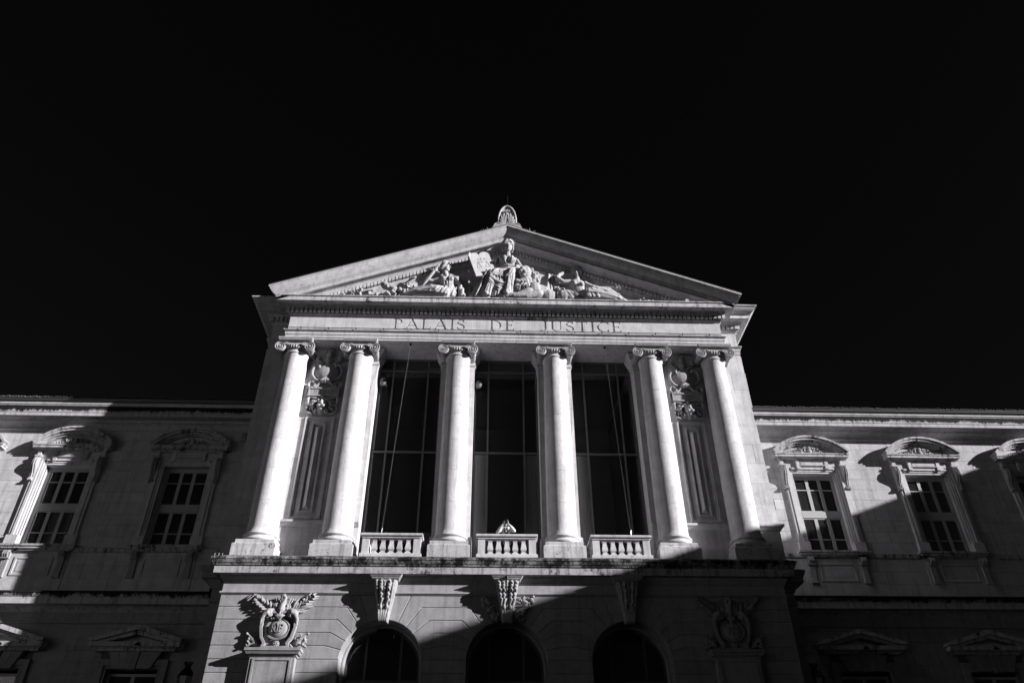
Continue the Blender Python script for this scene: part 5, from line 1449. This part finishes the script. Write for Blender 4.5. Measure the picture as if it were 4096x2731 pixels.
mark([([(-0.22, -0.46), (0.28, -0.46)], .0055), ([(0.03, -0.40), (0.03, -0.55)], .005), ([(-0.18, -0.46), (-0.30, -0.86), (-0.08, -0.86), (-0.18, -0.46)], .005), ([(0.24, -0.46), (0.12, -0.86), (0.34, -0.86), (0.24, -0.46)], .005)], "scales_emblem")
for a, b, c in ((0.9, 1.95, 14.42), (-1.95, -1.3, 14.55)):
    q = MB(); q.sweep([(-0.1, 12.27), (0.0, 12.27), (0.0, c - 0.08), (0.03, c - 0.05), (0.03, c + 0.04), (-0.1, c + 0.05)], [(a, -0.41), (a, -0.55), (b, -0.55), (b, -0.41)]); q.build("throne_block", S_WALL, st)

# lion at her side
li = thing("lion_statue", "recumbent stone lion with a thick mane between the two women statues", "statue", (1.0, -0.8, 12.28), "statues in the pediment")
m = MB()
m.ell((0.86, -0.92, 14.02), (0.33, 0.34, 0.40)); m.ell((0.74, -1.20, 13.86), (0.19, 0.20, 0.17)); m.ell((0.70, -1.34, 13.93), (0.10, 0.07, 0.07))
for s in (-1, 1):
    m.ell((0.74 + s * 0.09, -1.28, 13.80), (0.115, 0.12, 0.10)); m.ell((0.78 + s * 0.15, -1.12, 14.10), (0.11, 0.09, 0.05), (0, s * 18, 0)); m.ell((0.88 + s * 0.32, -0.86, 14.28), (0.11, 0.08, 0.13))
m.ell((0.75, -1.18, 13.67), (0.13, 0.12, 0.07)); m.tube([(0.77, -1.18, 14.12), (0.72, -1.34, 13.96)], [0.08, 0.09], seg=8)
rnd = random.Random(12)
for ring, (rr, cnt, dy) in enumerate(((0.42, 13, -0.80), (0.56, 15, -0.68), (0.70, 16, -0.58))):
    for i in range(cnt):
        a = R(-205 + 230 * i / (cnt - 1)) 
        x0 = 0.88 + rr * 0.82 * math.cos(a); z0 = 13.92 + rr * math.sin(a) * (0.95 if math.sin(a) > 0 else 1.25)
        if z0 > 14.55: z0 = 14.55 - rnd.uniform(0, 0.1)
        dx = 0.16 * math.cos(a) + rnd.uniform(-0.08, 0.08); dz = -0.17 + 0.06 * math.sin(a)
        m.tube([(x0, dy - 0.06, z0), (x0 + dx * 0.6, dy - 0.17, z0 + dz * 0.5), (x0 + dx, dy - 0.04, z0 + dz * 1.2)], [0.08, 0.085, 0.03], seg=7)
for i in range(16):
    x = 0.45 + 0.075 * (i % 9) + rnd.uniform(-0.03, 0.03); z = 13.52 - 0.24 * (i // 8) - rnd.uniform(0, 0.1)
    m.tube([(x, -1.02, z), (x + rnd.uniform(-0.04, 0.06), -1.12, z - 0.14), (x + rnd.uniform(-0.08, 0.1), -1.0, z - 0.30)], [0.07, 0.075, 0.03], seg=7)
m.ell((0.90, -0.76, 13.30), (0.52, 0.34, 0.75)); m.ell((1.45, -0.74, 12.85), (0.85, 0.34, 0.58), (0, 12, 0)); m.ell((1.98, -0.76, 12.62), (0.42, 0.34, 0.45)); m.ell((1.30, -0.92, 12.95), (0.34, 0.26, 0.50))
m.tube([(1.05, -1.0, 12.75), (0.5, -1.06, 12.48), (-0.18, -1.08, 12.44)], [0.24, 0.18, 0.15], seg=10); m.ell((-0.25, -1.1, 12.44), (0.20, 0.16, 0.13))
m.tube([(1.5, -1.02, 12.70), (0.9, -1.10, 12.44), (0.3, -1.12, 12.40)], [0.2, 0.15, 0.13], seg=10)
for i in range(9): m.ell((-0.5 + 0.12 * i, -1.1, 12.36 + 0.03 * (i % 3)), (0.10, 0.10, 0.09), seg=7, rings=5)
remesh(m, "lion_body", S_CARVE, li, voxel=0.019, smooth=1, rough=0.02, rscale=10)

# left-hand reclining woman with a sword
lw = thing("reclining_statue", "reclining robed woman statue in profile holding a short sword", "statue", (-3.0, -0.8, 12.28), "statues in the pediment")
m = MB()
head(m, (-2.98, -0.80, 14.37), 0.60, (0.92, -0.42, 0.05), bun=True)
m.tube([(-2.98, -0.78, 14.12), (-2.92, -0.76, 13.82)], [0.13, 0.16], seg=10)
m.ell((-2.80, -0.76, 13.52), (0.44, 0.25, 0.36), (0, 8, 0)); m.ell((-2.78, -0.76, 13.05), (0.38, 0.26, 0.48), (0, -8, 0)); m.ell((-2.80, -0.78, 12.66), (0.46, 0.28, 0.34))
for x, z in ((-3.02, 13.50), (-2.66, 13.52)): m.ell((x, -0.97, z), (0.14, 0.13, 0.14))
m.tube([(-2.42, -0.76, 13.66), (-2.26, -0.74, 13.25), (-2.18, -0.80, 12.95), (-2.12, -0.86, 12.45)], [0.17, 0.13, 0.115, 0.085], seg=10)
hand(m, (-2.12, -0.88, 12.47), (-1.98, -1.02, 12.36), (0, -1, 0.1), 0.06, 0.045)
m.tube([(-3.20, -0.72, 13.66), (-3.55, -0.70, 13.56), (-3.86, -0.78, 13.60)], [0.16, 0.125, 0.11], seg=10); m.tube([(-3.86, -0.78, 13.60), (-3.52, -0.96, 13.94)], [0.11, 0.075], seg=10)
hand(m, (-3.54, -0.96, 13.92), (-3.34, -1.06, 14.10), (-0.5, -0.5, 0.5), 0.06, 0.045)
m.tube([(-2.95, -0.80, 12.66), (-3.60, -0.86, 12.80), (-4.25, -0.82, 12.84)], [0.33, 0.29, 0.22], seg=12); m.tube([(-4.25, -0.82, 12.84), (-4.75, -0.82, 12.62), (-5.15, -0.84, 12.42)], [0.21, 0.16, 0.11], seg=12)
m.tube([(-2.95, -1.0, 12.55), (-3.6, -1.06, 12.58), (-4.3, -0.98, 12.50)], [0.28, 0.24, 0.17], seg=12)
folds(m, [(-3.3, -0.90, 13.05), (-2.4, -0.95, 13.0)], [(-3.6, -1.14, 12.50), (-2.5, -1.08, 12.38)], 9, 0.06, 0.06, bulge=(0, -0.06, -0.05), seed=21)
folds(m, [(-3.2, -0.98, 12.95), (-3.3, -1.12, 12.60)], [(-4.6, -0.9, 12.80), (-4.8, -1.0, 12.42)], 8, 0.055, 0.05, bulge=(0, -0.07, 0.03), seed=22)
folds(m, [(-3.2, -1.1, 12.98), (-3.35, -1.15, 12.5)], [(-4.7, -0.95, 12.82), (-4.95, -1.0, 12.42)], 10, 0.04, 0.045, sag=(0, 0, 0.05), bulge=(0, 0, 0.03), seed=26, jit=0.05)
folds(m, [(-3.1, -1.1, 13.02), (-3.0, -1.15, 12.7)], [(-5.0, -0.95, 12.62), (-4.7, -1.0, 12.42)], 6, 0.035, 0.03, sag=(0, 0, 0.12), bulge=(0, 0, 0), seed=27, jit=0.04)
folds(m, [(-3.18, -0.86, 13.86), (-2.52, -0.86, 13.88)], [(-3.05, -0.98, 13.15), (-2.6, -0.98, 13.15)], 9, 0.04, 0.035, seed=23)
folds(m, [(-2.45, -0.82, 13.76), (-2.36, -0.72, 13.70)], [(-2.42, -0.88, 13.3), (-2.14, -0.72, 13.35)], 5, 0.055, 0.05, seed=24)
folds(m, [(-2.80, -0.56, 13.95), (-2.45, -0.52, 14.02)], [(-2.25, -0.60, 12.4), (-1.55, -0.6, 12.4)], 9, 0.07, 0.09, sag=(0.30, 0, 0.15), seed=25)
remesh(m, "robed_figure", S_CARVE, lw, voxel=0.019, smooth=1)
q = MB()
d = Vector((-0.44, -0.06, -0.90)); o_ = Vector((-3.44, -1.06, 14.0))
q.tube([o_ - d * 0.28, o_ - d * 0.02], 0.038, seg=8); q.ell(tuple(o_ - d * 0.30), 0.06); q.tube([tuple(o_ + Vector((-0.22, 0, 0.10)) + d * 0.08), tuple(o_ + Vector((0.22, 0, -0.10)) + d * 0.08)], 0.035, seg=6)
q.tube([o_ + d * 0.1, o_ + d * 0.9, o_ + d * 1.22], [0.075, 0.065, 0.02], seg=6, flat=0.5)
q.build("sword", S_CARVE, lw, smooth=40)

# right-hand reclining woman
rw = thing("reclining_statue", "reclining bare-shouldered woman statue with one arm bent behind her head", "statue", (3.6, -0.8, 12.28), "statues in the pediment")
m = MB()
head(m, (3.42, -0.66, 14.30), 0.58, (-0.25, -1, -0.25))
m.tube([(3.42, -0.66, 14.02), (3.40, -0.70, 13.72)], [0.12, 0.15], seg=10)
m.ell((3.38, -0.74, 13.48), (0.42, 0.24, 0.32), (0, 14, 0)); m.ell((3.46, -0.74, 13.12), (0.31, 0.22, 0.42), (0, -18, 0)); m.ell((3.66, -0.78, 12.78), (0.42, 0.28, 0.32))
for x, z in ((3.22, 13.46), (3.58, 13.38)): m.ell((x, -0.93, z), (0.125, 0.11, 0.125))
m.tube([(3.02, -0.72, 13.66), (2.70, -0.78, 13.62), (2.44, -0.84, 13.80)], [0.15, 0.125, 0.11], seg=10); m.tube([(2.44, -0.84, 13.80), (2.52, -0.76, 14.05), (2.92, -0.62, 14.44)], [0.11, 0.10, 0.075], seg=10)
hand(m, (2.90, -0.62, 14.44), (3.12, -0.52, 14.54), (0.3, -1, 0.2), 0.06, 0.045)
m.tube([(3.76, -0.72, 13.52), (4.15, -0.76, 13.34), (4.46, -0.80, 13.24)], [0.15, 0.12, 0.10], seg=10); m.tube([(4.46, -0.80, 13.24), (5.05, -0.92, 13.20)], [0.10, 0.07], seg=10)
hand(m, (5.05, -0.92, 13.20), (5.42, -1.0, 13.14), (0, -0.6, 0.8), 0.06, 0.05)
m.tube([(3.75, -0.84, 12.72), (4.35, -0.90, 12.96), (4.85, -0.86, 13.0)], [0.32, 0.26, 0.20], seg=12); m.tube([(4.85, -0.86, 13.0), (5.25, -0.88, 12.70), (5.52, -0.92, 12.42)], [0.19, 0.14, 0.10], seg=12)
m.tube([(3.75, -1.0, 12.55), (4.4, -1.04, 12.56), (5.1, -1.0, 12.44)], [0.28, 0.22, 0.15], seg=12)
folds(m, [(3.72, -1.02, 13.02), (3.95, -0.95, 13.05)], [(3.75, -1.20, 12.40), (4.30, -1.16, 12.40)], 7, 0.06, 0.06, bulge=(0, -0.05, 0), seed=31)
folds(m, [(4.0, -1.02, 13.0), (4.05, -1.15, 12.7)], [(5.3, -0.98, 12.75), (5.4, -1.05, 12.38)], 8, 0.05, 0.05, bulge=(0, -0.05, 0.04), seed=32)
folds(m, [(3.85, -1.1, 13.0), (3.8, -1.1, 12.6)], [(5.35, -1.0, 12.70), (5.3, -1.0, 12.42)], 6, 0.035, 0.03, sag=(0, 0, 0.10), bulge=(0, 0, 0), seed=37, jit=0.04)
folds(m, [(2.45, -0.80, 13.0), (2.9, -1.0, 12.9)], [(2.55, -0.95, 12.38), (3.5, -1.1, 12.38)], 8, 0.09, 0.09, bulge=(0, -0.1, 0.05), seed=33); m.ell((2.75, -0.92, 12.62), (0.42, 0.22, 0.34))
folds(m, [(3.66, -0.52, 14.45), (3.80, -0.50, 14.20)], [(3.75, -0.55, 13.5), (4.15, -0.52, 13.3)], 6, 0.07, 0.07, sag=(0.12, 0, 0.1), seed=34)
folds(m, [(2.05, -0.60, 14.22), (2.3, -0.6, 14.18)], [(1.9, -0.66, 13.1), (2.7, -0.6, 13.0)], 7, 0.06, 0.09, seed=35); m.ell((2.85, -0.52, 13.3), (0.7, 0.14, 0.75), (0, 35, 0))
remesh(m, "draped_figure", S_CARVE, rw, voxel=0.019, smooth=1)

# fruit, leaves and a quiver filling the corners
def corner_piece(name, label, items, seed):
    rnd = random.Random(seed); m = MB()
    for x0, x1, z0, z1, n, r in items:
        for i in range(n):
            x = rnd.uniform(x0, x1); z = rnd.uniform(z0, z1); y = rnd.uniform(-1.0, -0.55); rr = r * rnd.uniform(0.7, 1.3)
            if rnd.random() < 0.5: m.ell((x, y, z), (rr, rr * 0.9, rr), seg=8, rings=6)
            else:
                a = rnd.uniform(0, math.pi); m.tube([(x, y, z), (x + rr * 1.6 * math.cos(a), y - 0.08, z + rr * 1.2 * math.sin(a)), (x + rr * 2.8 * math.cos(a), y, z + rr * 1.6 * math.sin(a))], [rr * 0.5, rr * 0.8, rr * 0.2], seg=6)
    return m
m = corner_piece("", "", ((-5.6, -4.75, 12.42, 13.05, 40, 0.10), (-4.9, -4.4, 12.7, 13.3, 14, 0.09), (-6.3, -5.6, 12.36, 12.6, 12, 0.10)), 41)
m.tube([(-5.76, -0.86, 13.12), (-5.30, -0.92, 12.82)], 0.17, seg=12); m.tube([(-5.80, -0.86, 13.15), (-5.72, -0.86, 13.09)], 0.195, seg=12)
for k in range(5): a = R(72 * k); m.tube([(-5.7, -0.86 + 0.15 * math.cos(a), 13.08 + 0.15 * math.sin(a)), (-5.25, -0.92 + 0.16 * math.cos(a), 12.80 + 0.16 * math.sin(a))], 0.03, seg=5)
o = remesh(m, "fruit_and_quiver", S_CARVE, None, voxel=0.028, smooth=1); tag(o, "carved heap of fruit and leaves with a ribbed quiver by the sword statue's feet", "carving", "carved fruit and leaves in the pediment corners")
m = corner_piece("", "", ((-7.55, -6.45, 12.36, 12.62, 40, 0.10),), 42)
o = remesh(m, "leaf_garland", S_CARVE, None, voxel=0.028, smooth=1); tag(o, "small sunlit garland of carved leaves in the left pediment corner", "carving", "carved fruit and leaves in the pediment corners")
m = corner_piece("", "", ((5.7, 7.3, 12.36, 12.66, 50, 0.10), (6.6, 7.0, 12.5, 12.75, 8, 0.12)), 43)
m.v = [(x, y * 0.45 - 0.26, z) for x, y, z in m.v]
o = remesh(m, "leaf_garland", S_CARVE, None, voxel=0.028, smooth=1); tag(o, "shadowed garland of carved leaves in the right pediment corner", "carving", "carved fruit and leaves in the pediment corners")
# ---------------------------------------------------------------- small things
# lightning rod
m = MB(); m.tube([(0.03, -0.92, 18.3), (0.03, -0.92, 19.15)], 0.012, seg=6); m.tube([(0.03, -0.92, 19.15), (0.03, -0.92, 19.34)], [0.016, 0.006], seg=6); m.lathe([(0.05, 0), (0.05, 0.03), (0.02, 0.06)], (0.03, -0.92, 18.36), seg=10)
o = m.build("lightning_rod", M_IRON, None, smooth=40); tag(o, "thin lightning rod standing on top of the arched gable ornament", "lightning rod")
# weeds rooted on the raking cornice at each side of the ornament
for s, lab in ((-1, "dry weeds growing on the sunlit slope beside the gable ornament"), (1, "dry weeds growing on the shaded slope beside the gable ornament")):
    t = MB(); rnd = random.Random(70 + s)
    for k in range(60):
        x = s * rnd.uniform(0.62, 1.35); z = 16.68 - SL * abs(x) + 0.04
        h = rnd.uniform(0.06, 0.24); a = rnd.uniform(-0.9, 0.9)
        y = rnd.uniform(-1.40, -1.0)
        p1 = (x + 0.5 * h * math.sin(a), y, z + 0.6 * h); p2 = (x + h * math.sin(a) * 1.3, y - 0.03, z + h)
        t.tube([(x, y, z - 0.03), p1, p2], [0.008, 0.022, 0.006], seg=5, flat=0.5)
    o = t.build("weeds", plain("dry_weed_" + ("sun" if s < 0 else "shade"), 0.16, 0.9), None); tag(o, lab, "plant", "weeds on the pediment")
# cables from the portico ceiling to the balustrades
def cable(pts, label, r=0.004):
    t = thing("steel_cable", label, "cable", pts[-1], "cables hung in the portico")
    m = MB(); m.tube(pts, r, seg=6); m.build("wire", plain("galvanised_wire", 0.14, 0.6, 0.2), t, smooth=60)
    m = MB(); m.tube([pts[0], (pts[0][0], pts[0][1], pts[0][2] + 0.10)], [0.035, 0.07], seg=8); m.build("ceiling_hook", M_IRON, t)
    m = MB(); m.tube([pts[-1], (pts[-1][0] + 0.02, pts[-1][1], pts[-1][2] + 0.16)], 0.014, seg=8); m.build("tensioner", plain("steel_tensioner", 0.6, 0.4, 0.6), t)
cable([(-4.385, -0.30, 10.08), (-4.55, -0.46, 6.5), (-4.79, -0.70, 1.0)], "thin steel cable hanging before the leftmost tall portico window")
cable([(4.50, -0.30, 10.08), (4.62, -0.46, 6.0), (4.78, -0.70, 1.0)], "thin steel cable hanging before the rightmost tall portico window")
# floodlights on the pilaster sides
def floodlight(x, z, label):
    t = thing("floodlight", label, "floodlight", (x, 0.7, z), "floodlights beside the portico windows")
    m = MB(); m.ell((x, 0.62, z), (0.15, 0.15, 0.21), (0, 12, 0), seg=16, rings=10); m.build("lamp_housing", plain("floodlight_enamel", 0.11, 0.4), t, smooth=60)
    m = MB(); m.tube([(x - 0.18, 0.70, z + 0.20), (x - 0.06, 0.66, z + 0.26), (x, 0.62, z + 0.16)], 0.03, seg=8); m.tube([(x - 0.19, 0.72, z + 0.2), (x - 0.19, 0.72, z - 0.25)], 0.02, seg=6); m.build("bracket", M_IRON, t)
floodlight(-5.60, 8.66, "pale globe floodlight high beside the leftmost tall portico window")
floodlight(-1.25, 8.60, "pale globe floodlight high at the edge of the middle portico window")
# wall lanterns at the two inner corners
def lantern(x, y, z, label):
    t = thing("wall_lantern", label, "lantern", (x, y, z - 1.6), "wall lanterns")
    def hexa(mb, rings, seg=6):
        mb.lathe(rings, (x, y, z), seg=seg)
    m = MB(); hexa(m, [(0.30, -0.36), (0.33, -0.33), (0.26, -0.25), (0.17, -0.12), (0.12, -0.08), (0.10, 0.0), (0.05, 0.01)]); m.build("roof", M_IRON, t)
    m = MB()
    for k in range(7): a = R(360 / 7 * k); m.tube([(x + 0.08 * math.cos(a), y + 0.08 * math.sin(a), z - 0.02), (x + 0.13 * math.cos(a), y + 0.13 * math.sin(a), z + 0.12)], [0.02, 0.035], seg=5)
    m.lathe([(0.08, 0), (0.10, 0.03), (0.08, 0.06)], (x, y, z - 0.03), seg=10); m.build("crown_finial", M_IRON, t)
    m = MB()
    for k in range(6): a = R(60 * k); m.tube([(x + 0.29 * math.cos(a), y + 0.29 * math.sin(a), z - 0.36), (x + 0.17 * math.cos(a), y + 0.17 * math.sin(a), z - 1.05)], 0.018, seg=5)
    m.lathe([(0.18, -1.06), (0.20, -1.03), (0.18, -1.0)], (x, y, z), seg=6); m.lathe([(0.02, -1.35), (0.06, -1.2), (0.16, -1.06)], (x, y, z), seg=6); m.build("cage", M_IRON, t)
    for k in range(6):
        a, b = R(60 * k), R(60 * k + 60); q = MB()
        q.add([(x + 0.275 * math.cos(a), y + 0.275 * math.sin(a), z - 0.37), (x + 0.275 * math.cos(b), y + 0.275 * math.sin(b), z - 0.37), (x + 0.168 * math.cos(b), y + 0.168 * math.sin(b), z - 1.02), (x + 0.168 * math.cos(a), y + 0.168 * math.sin(a), z - 1.02)], [(0, 1, 2, 3)])
        q.build("pane", M_FROST, t)
    s = 1 if x > 0 else -1
    m = MB(); m.tube([(x, y, z - 1.35), (x, y, z - 1.6), (x, y + 0.5, z - 1.9), (x, 3.55, z - 1.7)], 0.035, seg=6); m.tube([(x, 3.5, z - 2.1), (x, 3.5, z - 1.3)], 0.05, seg=6); m.build("bracket", M_IRON, t)
M_FROST = plain("lantern_milk_glass", 0.30, 0.25, spec=0.5)
lantern(-11.70, 1.5, -3.34, "black crown-topped wall lantern beside the sunlit corner of the ground storey")
lantern(11.68, 1.5, -3.32, "black crown-topped wall lantern in the dark corner under the shaded wing")
# spikes against birds and upright pins on the ledges
m = MB(); rnd = random.Random(2)
for k in range(3): x = -10.72 + 0.15 * k; m.tube([(x, -1.15, -0.16), (x + rnd.uniform(-0.02, 0.02), -1.16, -0.03)], 0.004, seg=4)
o = m.build("bird_spikes", plain("pale_wire", 0.6, 0.4), CH); o['kind'] = 'stuff'
# pipe with clips along the top of the architrave
m = MB(); m.tube([(-9.9 + 0.9 * k, -0.69, 10.69 + 0.006 * (k % 2)) for k in range(23)], 0.02, seg=6)
for k in range(16): m.box(-9.4 + 1.25 * k, -9.36 + 1.25 * k, -0.715, -0.62, 10.66, 10.72)
m.build("cable_conduit", M_ZINC, CH)

# ---------------------------------------------------------------- the photographer on the middle balcony
def person():
    t = thing("person", "person in a pale long-sleeved top aiming a camera over the middle balustrade", "person", (-0.03, -0.22, 0.0))
    me = bpy.data.meshes.new("body")
    J = [(0, 0, 0.92, .135), (0, 0.0, 1.05, .13), (0, -0.03, 1.22, .145), (0, -0.05, 1.35, .12), (0, -0.09, 1.43, .055), (0, -0.12, 1.475, .05),
         (-0.18, -0.06, 1.33, .085), (-0.345, -0.26, 1.10, .07), (-0.215, -0.40, 1.27, .062), (-0.10, -0.46, 1.405, .042),
         (0.18, -0.06, 1.34, .085), (0.345, -0.28, 1.17, .07), (0.205, -0.42, 1.29, .062), (0.06, -0.49, 1.395, .042),
         (-0.09, 0.0, 0.86, .105), (-0.10, -0.02, 0.48, .072), (-0.10, 0.02, 0.09, .05), (-0.10, -0.13, 0.045, .045),
         (0.09, 0.0, 0.86, .105), (0.11, -0.02, 0.48, .072), (0.11, 0.02, 0.09, .05), (0.11, -0.13, 0.045, .045)]
    Ed = [(0, 1), (1, 2), (2, 3), (3, 4), (4, 5), (3, 6), (6, 7), (7, 8), (8, 9), (3, 10), (10, 11), (11, 12), (12, 13), (0, 14), (14, 15), (15, 16), (16, 17), (0, 18), (18, 19), (19, 20), (20, 21)]
    ox, oy = -0.035, -0.20
    me.from_pydata([(ox + a, oy + b, c) for a, b, c, r in J], Ed, [])
    o = bpy.data.objects.new("body", me); COL.objects.link(o)
    sk = o.modifiers.new("s", 'SKIN'); sk.use_smooth_shade = True
    lay = me.skin_vertices[0] if me.skin_vertices else None
    if lay is None:
        bm = bmesh.new(); bm.from_mesh(me); bm.verts.layers.skin.verify(); bm.to_mesh(me); bm.free(); lay = me.skin_vertices[0]
    for i, (a, b, c, r) in enumerate(J): lay.data[i].radius = (r, r); lay.data[i].use_root = (i == 0)
    ss = o.modifiers.new("d", 'SUBSURF'); ss.levels = 2; ss.render_levels = 2
    dg = bpy.context.evaluated_depsgraph_get(); nm = bpy.data.meshes.new_from_object(o.evaluated_get(dg)); nm.name = "body"
    bpy.data.objects.remove(o)
    cloth = plain("pale_shirt_cloth", 0.50, 0.9, var=0.2, scale=14); dark = plain("dark_trousers_cloth", 0.03, 0.9); skin = plain("skin", 0.32, 0.6)
    nm.materials.clear(); nm.materials.append(cloth); nm.materials.append(dark); nm.materials.append(skin)
    for p in nm.polygons:
        c = p.center; p.use_smooth = True
        if c.z < 0.95 and abs(c.x - ox) < 0.26: p.material_index = 1
        elif (c.z > 1.405 and c.y < oy - 0.06 and abs(c.x - ox) < 0.08) or (c.y < oy - 0.40 and c.z > 1.30): p.material_index = 2
    b = link("body", nm, t)
    m = MB(); head(m, (ox, oy - 0.16, 1.545), 0.20, (0, -0.9, -0.42), hair=False); h = remesh(m, "head", skin, b, voxel=0.008, smooth=1)
    m = MB(); m.ell((ox, oy - 0.12, 1.575), (0.083, 0.10, 0.085)); m.ell((ox, oy - 0.08, 1.52), (0.078, 0.06, 0.09)); m.build("hair", plain("dark_hair", 0.015, 0.6), b, smooth=60)
    m = MB()
    hand(m, (ox - 0.10, oy - 0.46, 1.405), (ox - 0.055, oy - 0.50, 1.545), (0.5, -0.8, 0), 0.027, 0.019, (0.02, -0.015, 0)); hand(m, (ox + 0.06, oy - 0.49, 1.395), (ox + 0.085, oy - 0.50, 1.53), (0.2, -1, 0), 0.027, 0.019, (-0.02, -0.02, 0)); m.build("hands", skin, b, smooth=60)
    # strap and vest front
    m = MB(); m.tube([(ox - 0.03, oy - 0.13, 1.42), (ox - 0.06, oy - 0.22, 1.22), (ox + 0.03, oy - 0.22, 1.05)], [0.02, 0.025, 0.02], seg=6, flat=0.5); m.tube([(ox + 0.05, oy - 0.13, 1.42), (ox + 0.06, oy - 0.21, 1.22), (ox + 0.03, oy - 0.22, 1.05)], [0.02, 0.025, 0.02], seg=6, flat=0.5); m.build("camera_strap", M_IRON, b)
    c = thing("camera", "black camera with a long lens held up to the photographer's eye", "camera", (ox, oy - 0.5, 1.45))
    m = MB(); m.box(ox - 0.065, ox + 0.055, oy - 0.36, oy - 0.295, 1.465, 1.555); cb = m.build("camera_body", M_IRON, c)
    m = MB(); m.M = Matrix.Translation((ox, oy - 0.36, 1.51)) @ Euler((R(-8), 0, 0)).to_matrix().to_4x4(); m.lathe([(0.038, 0.0), (0.04, -0.05), (0.045, -0.06), (0.045, -0.14), (0.055, -0.15), (0.055, -0.21), (0.045, -0.215), (0.04, -0.18)], (0, 0, 0), seg=18, axis='y'); m.M = None; m.build("lens", M_IRON, c, smooth=40)
    m = MB(); m.box(ox - 0.03, ox + 0.025, oy - 0.345, oy - 0.30, 1.555, 1.58); m.build("viewfinder", M_IRON, c)
person()
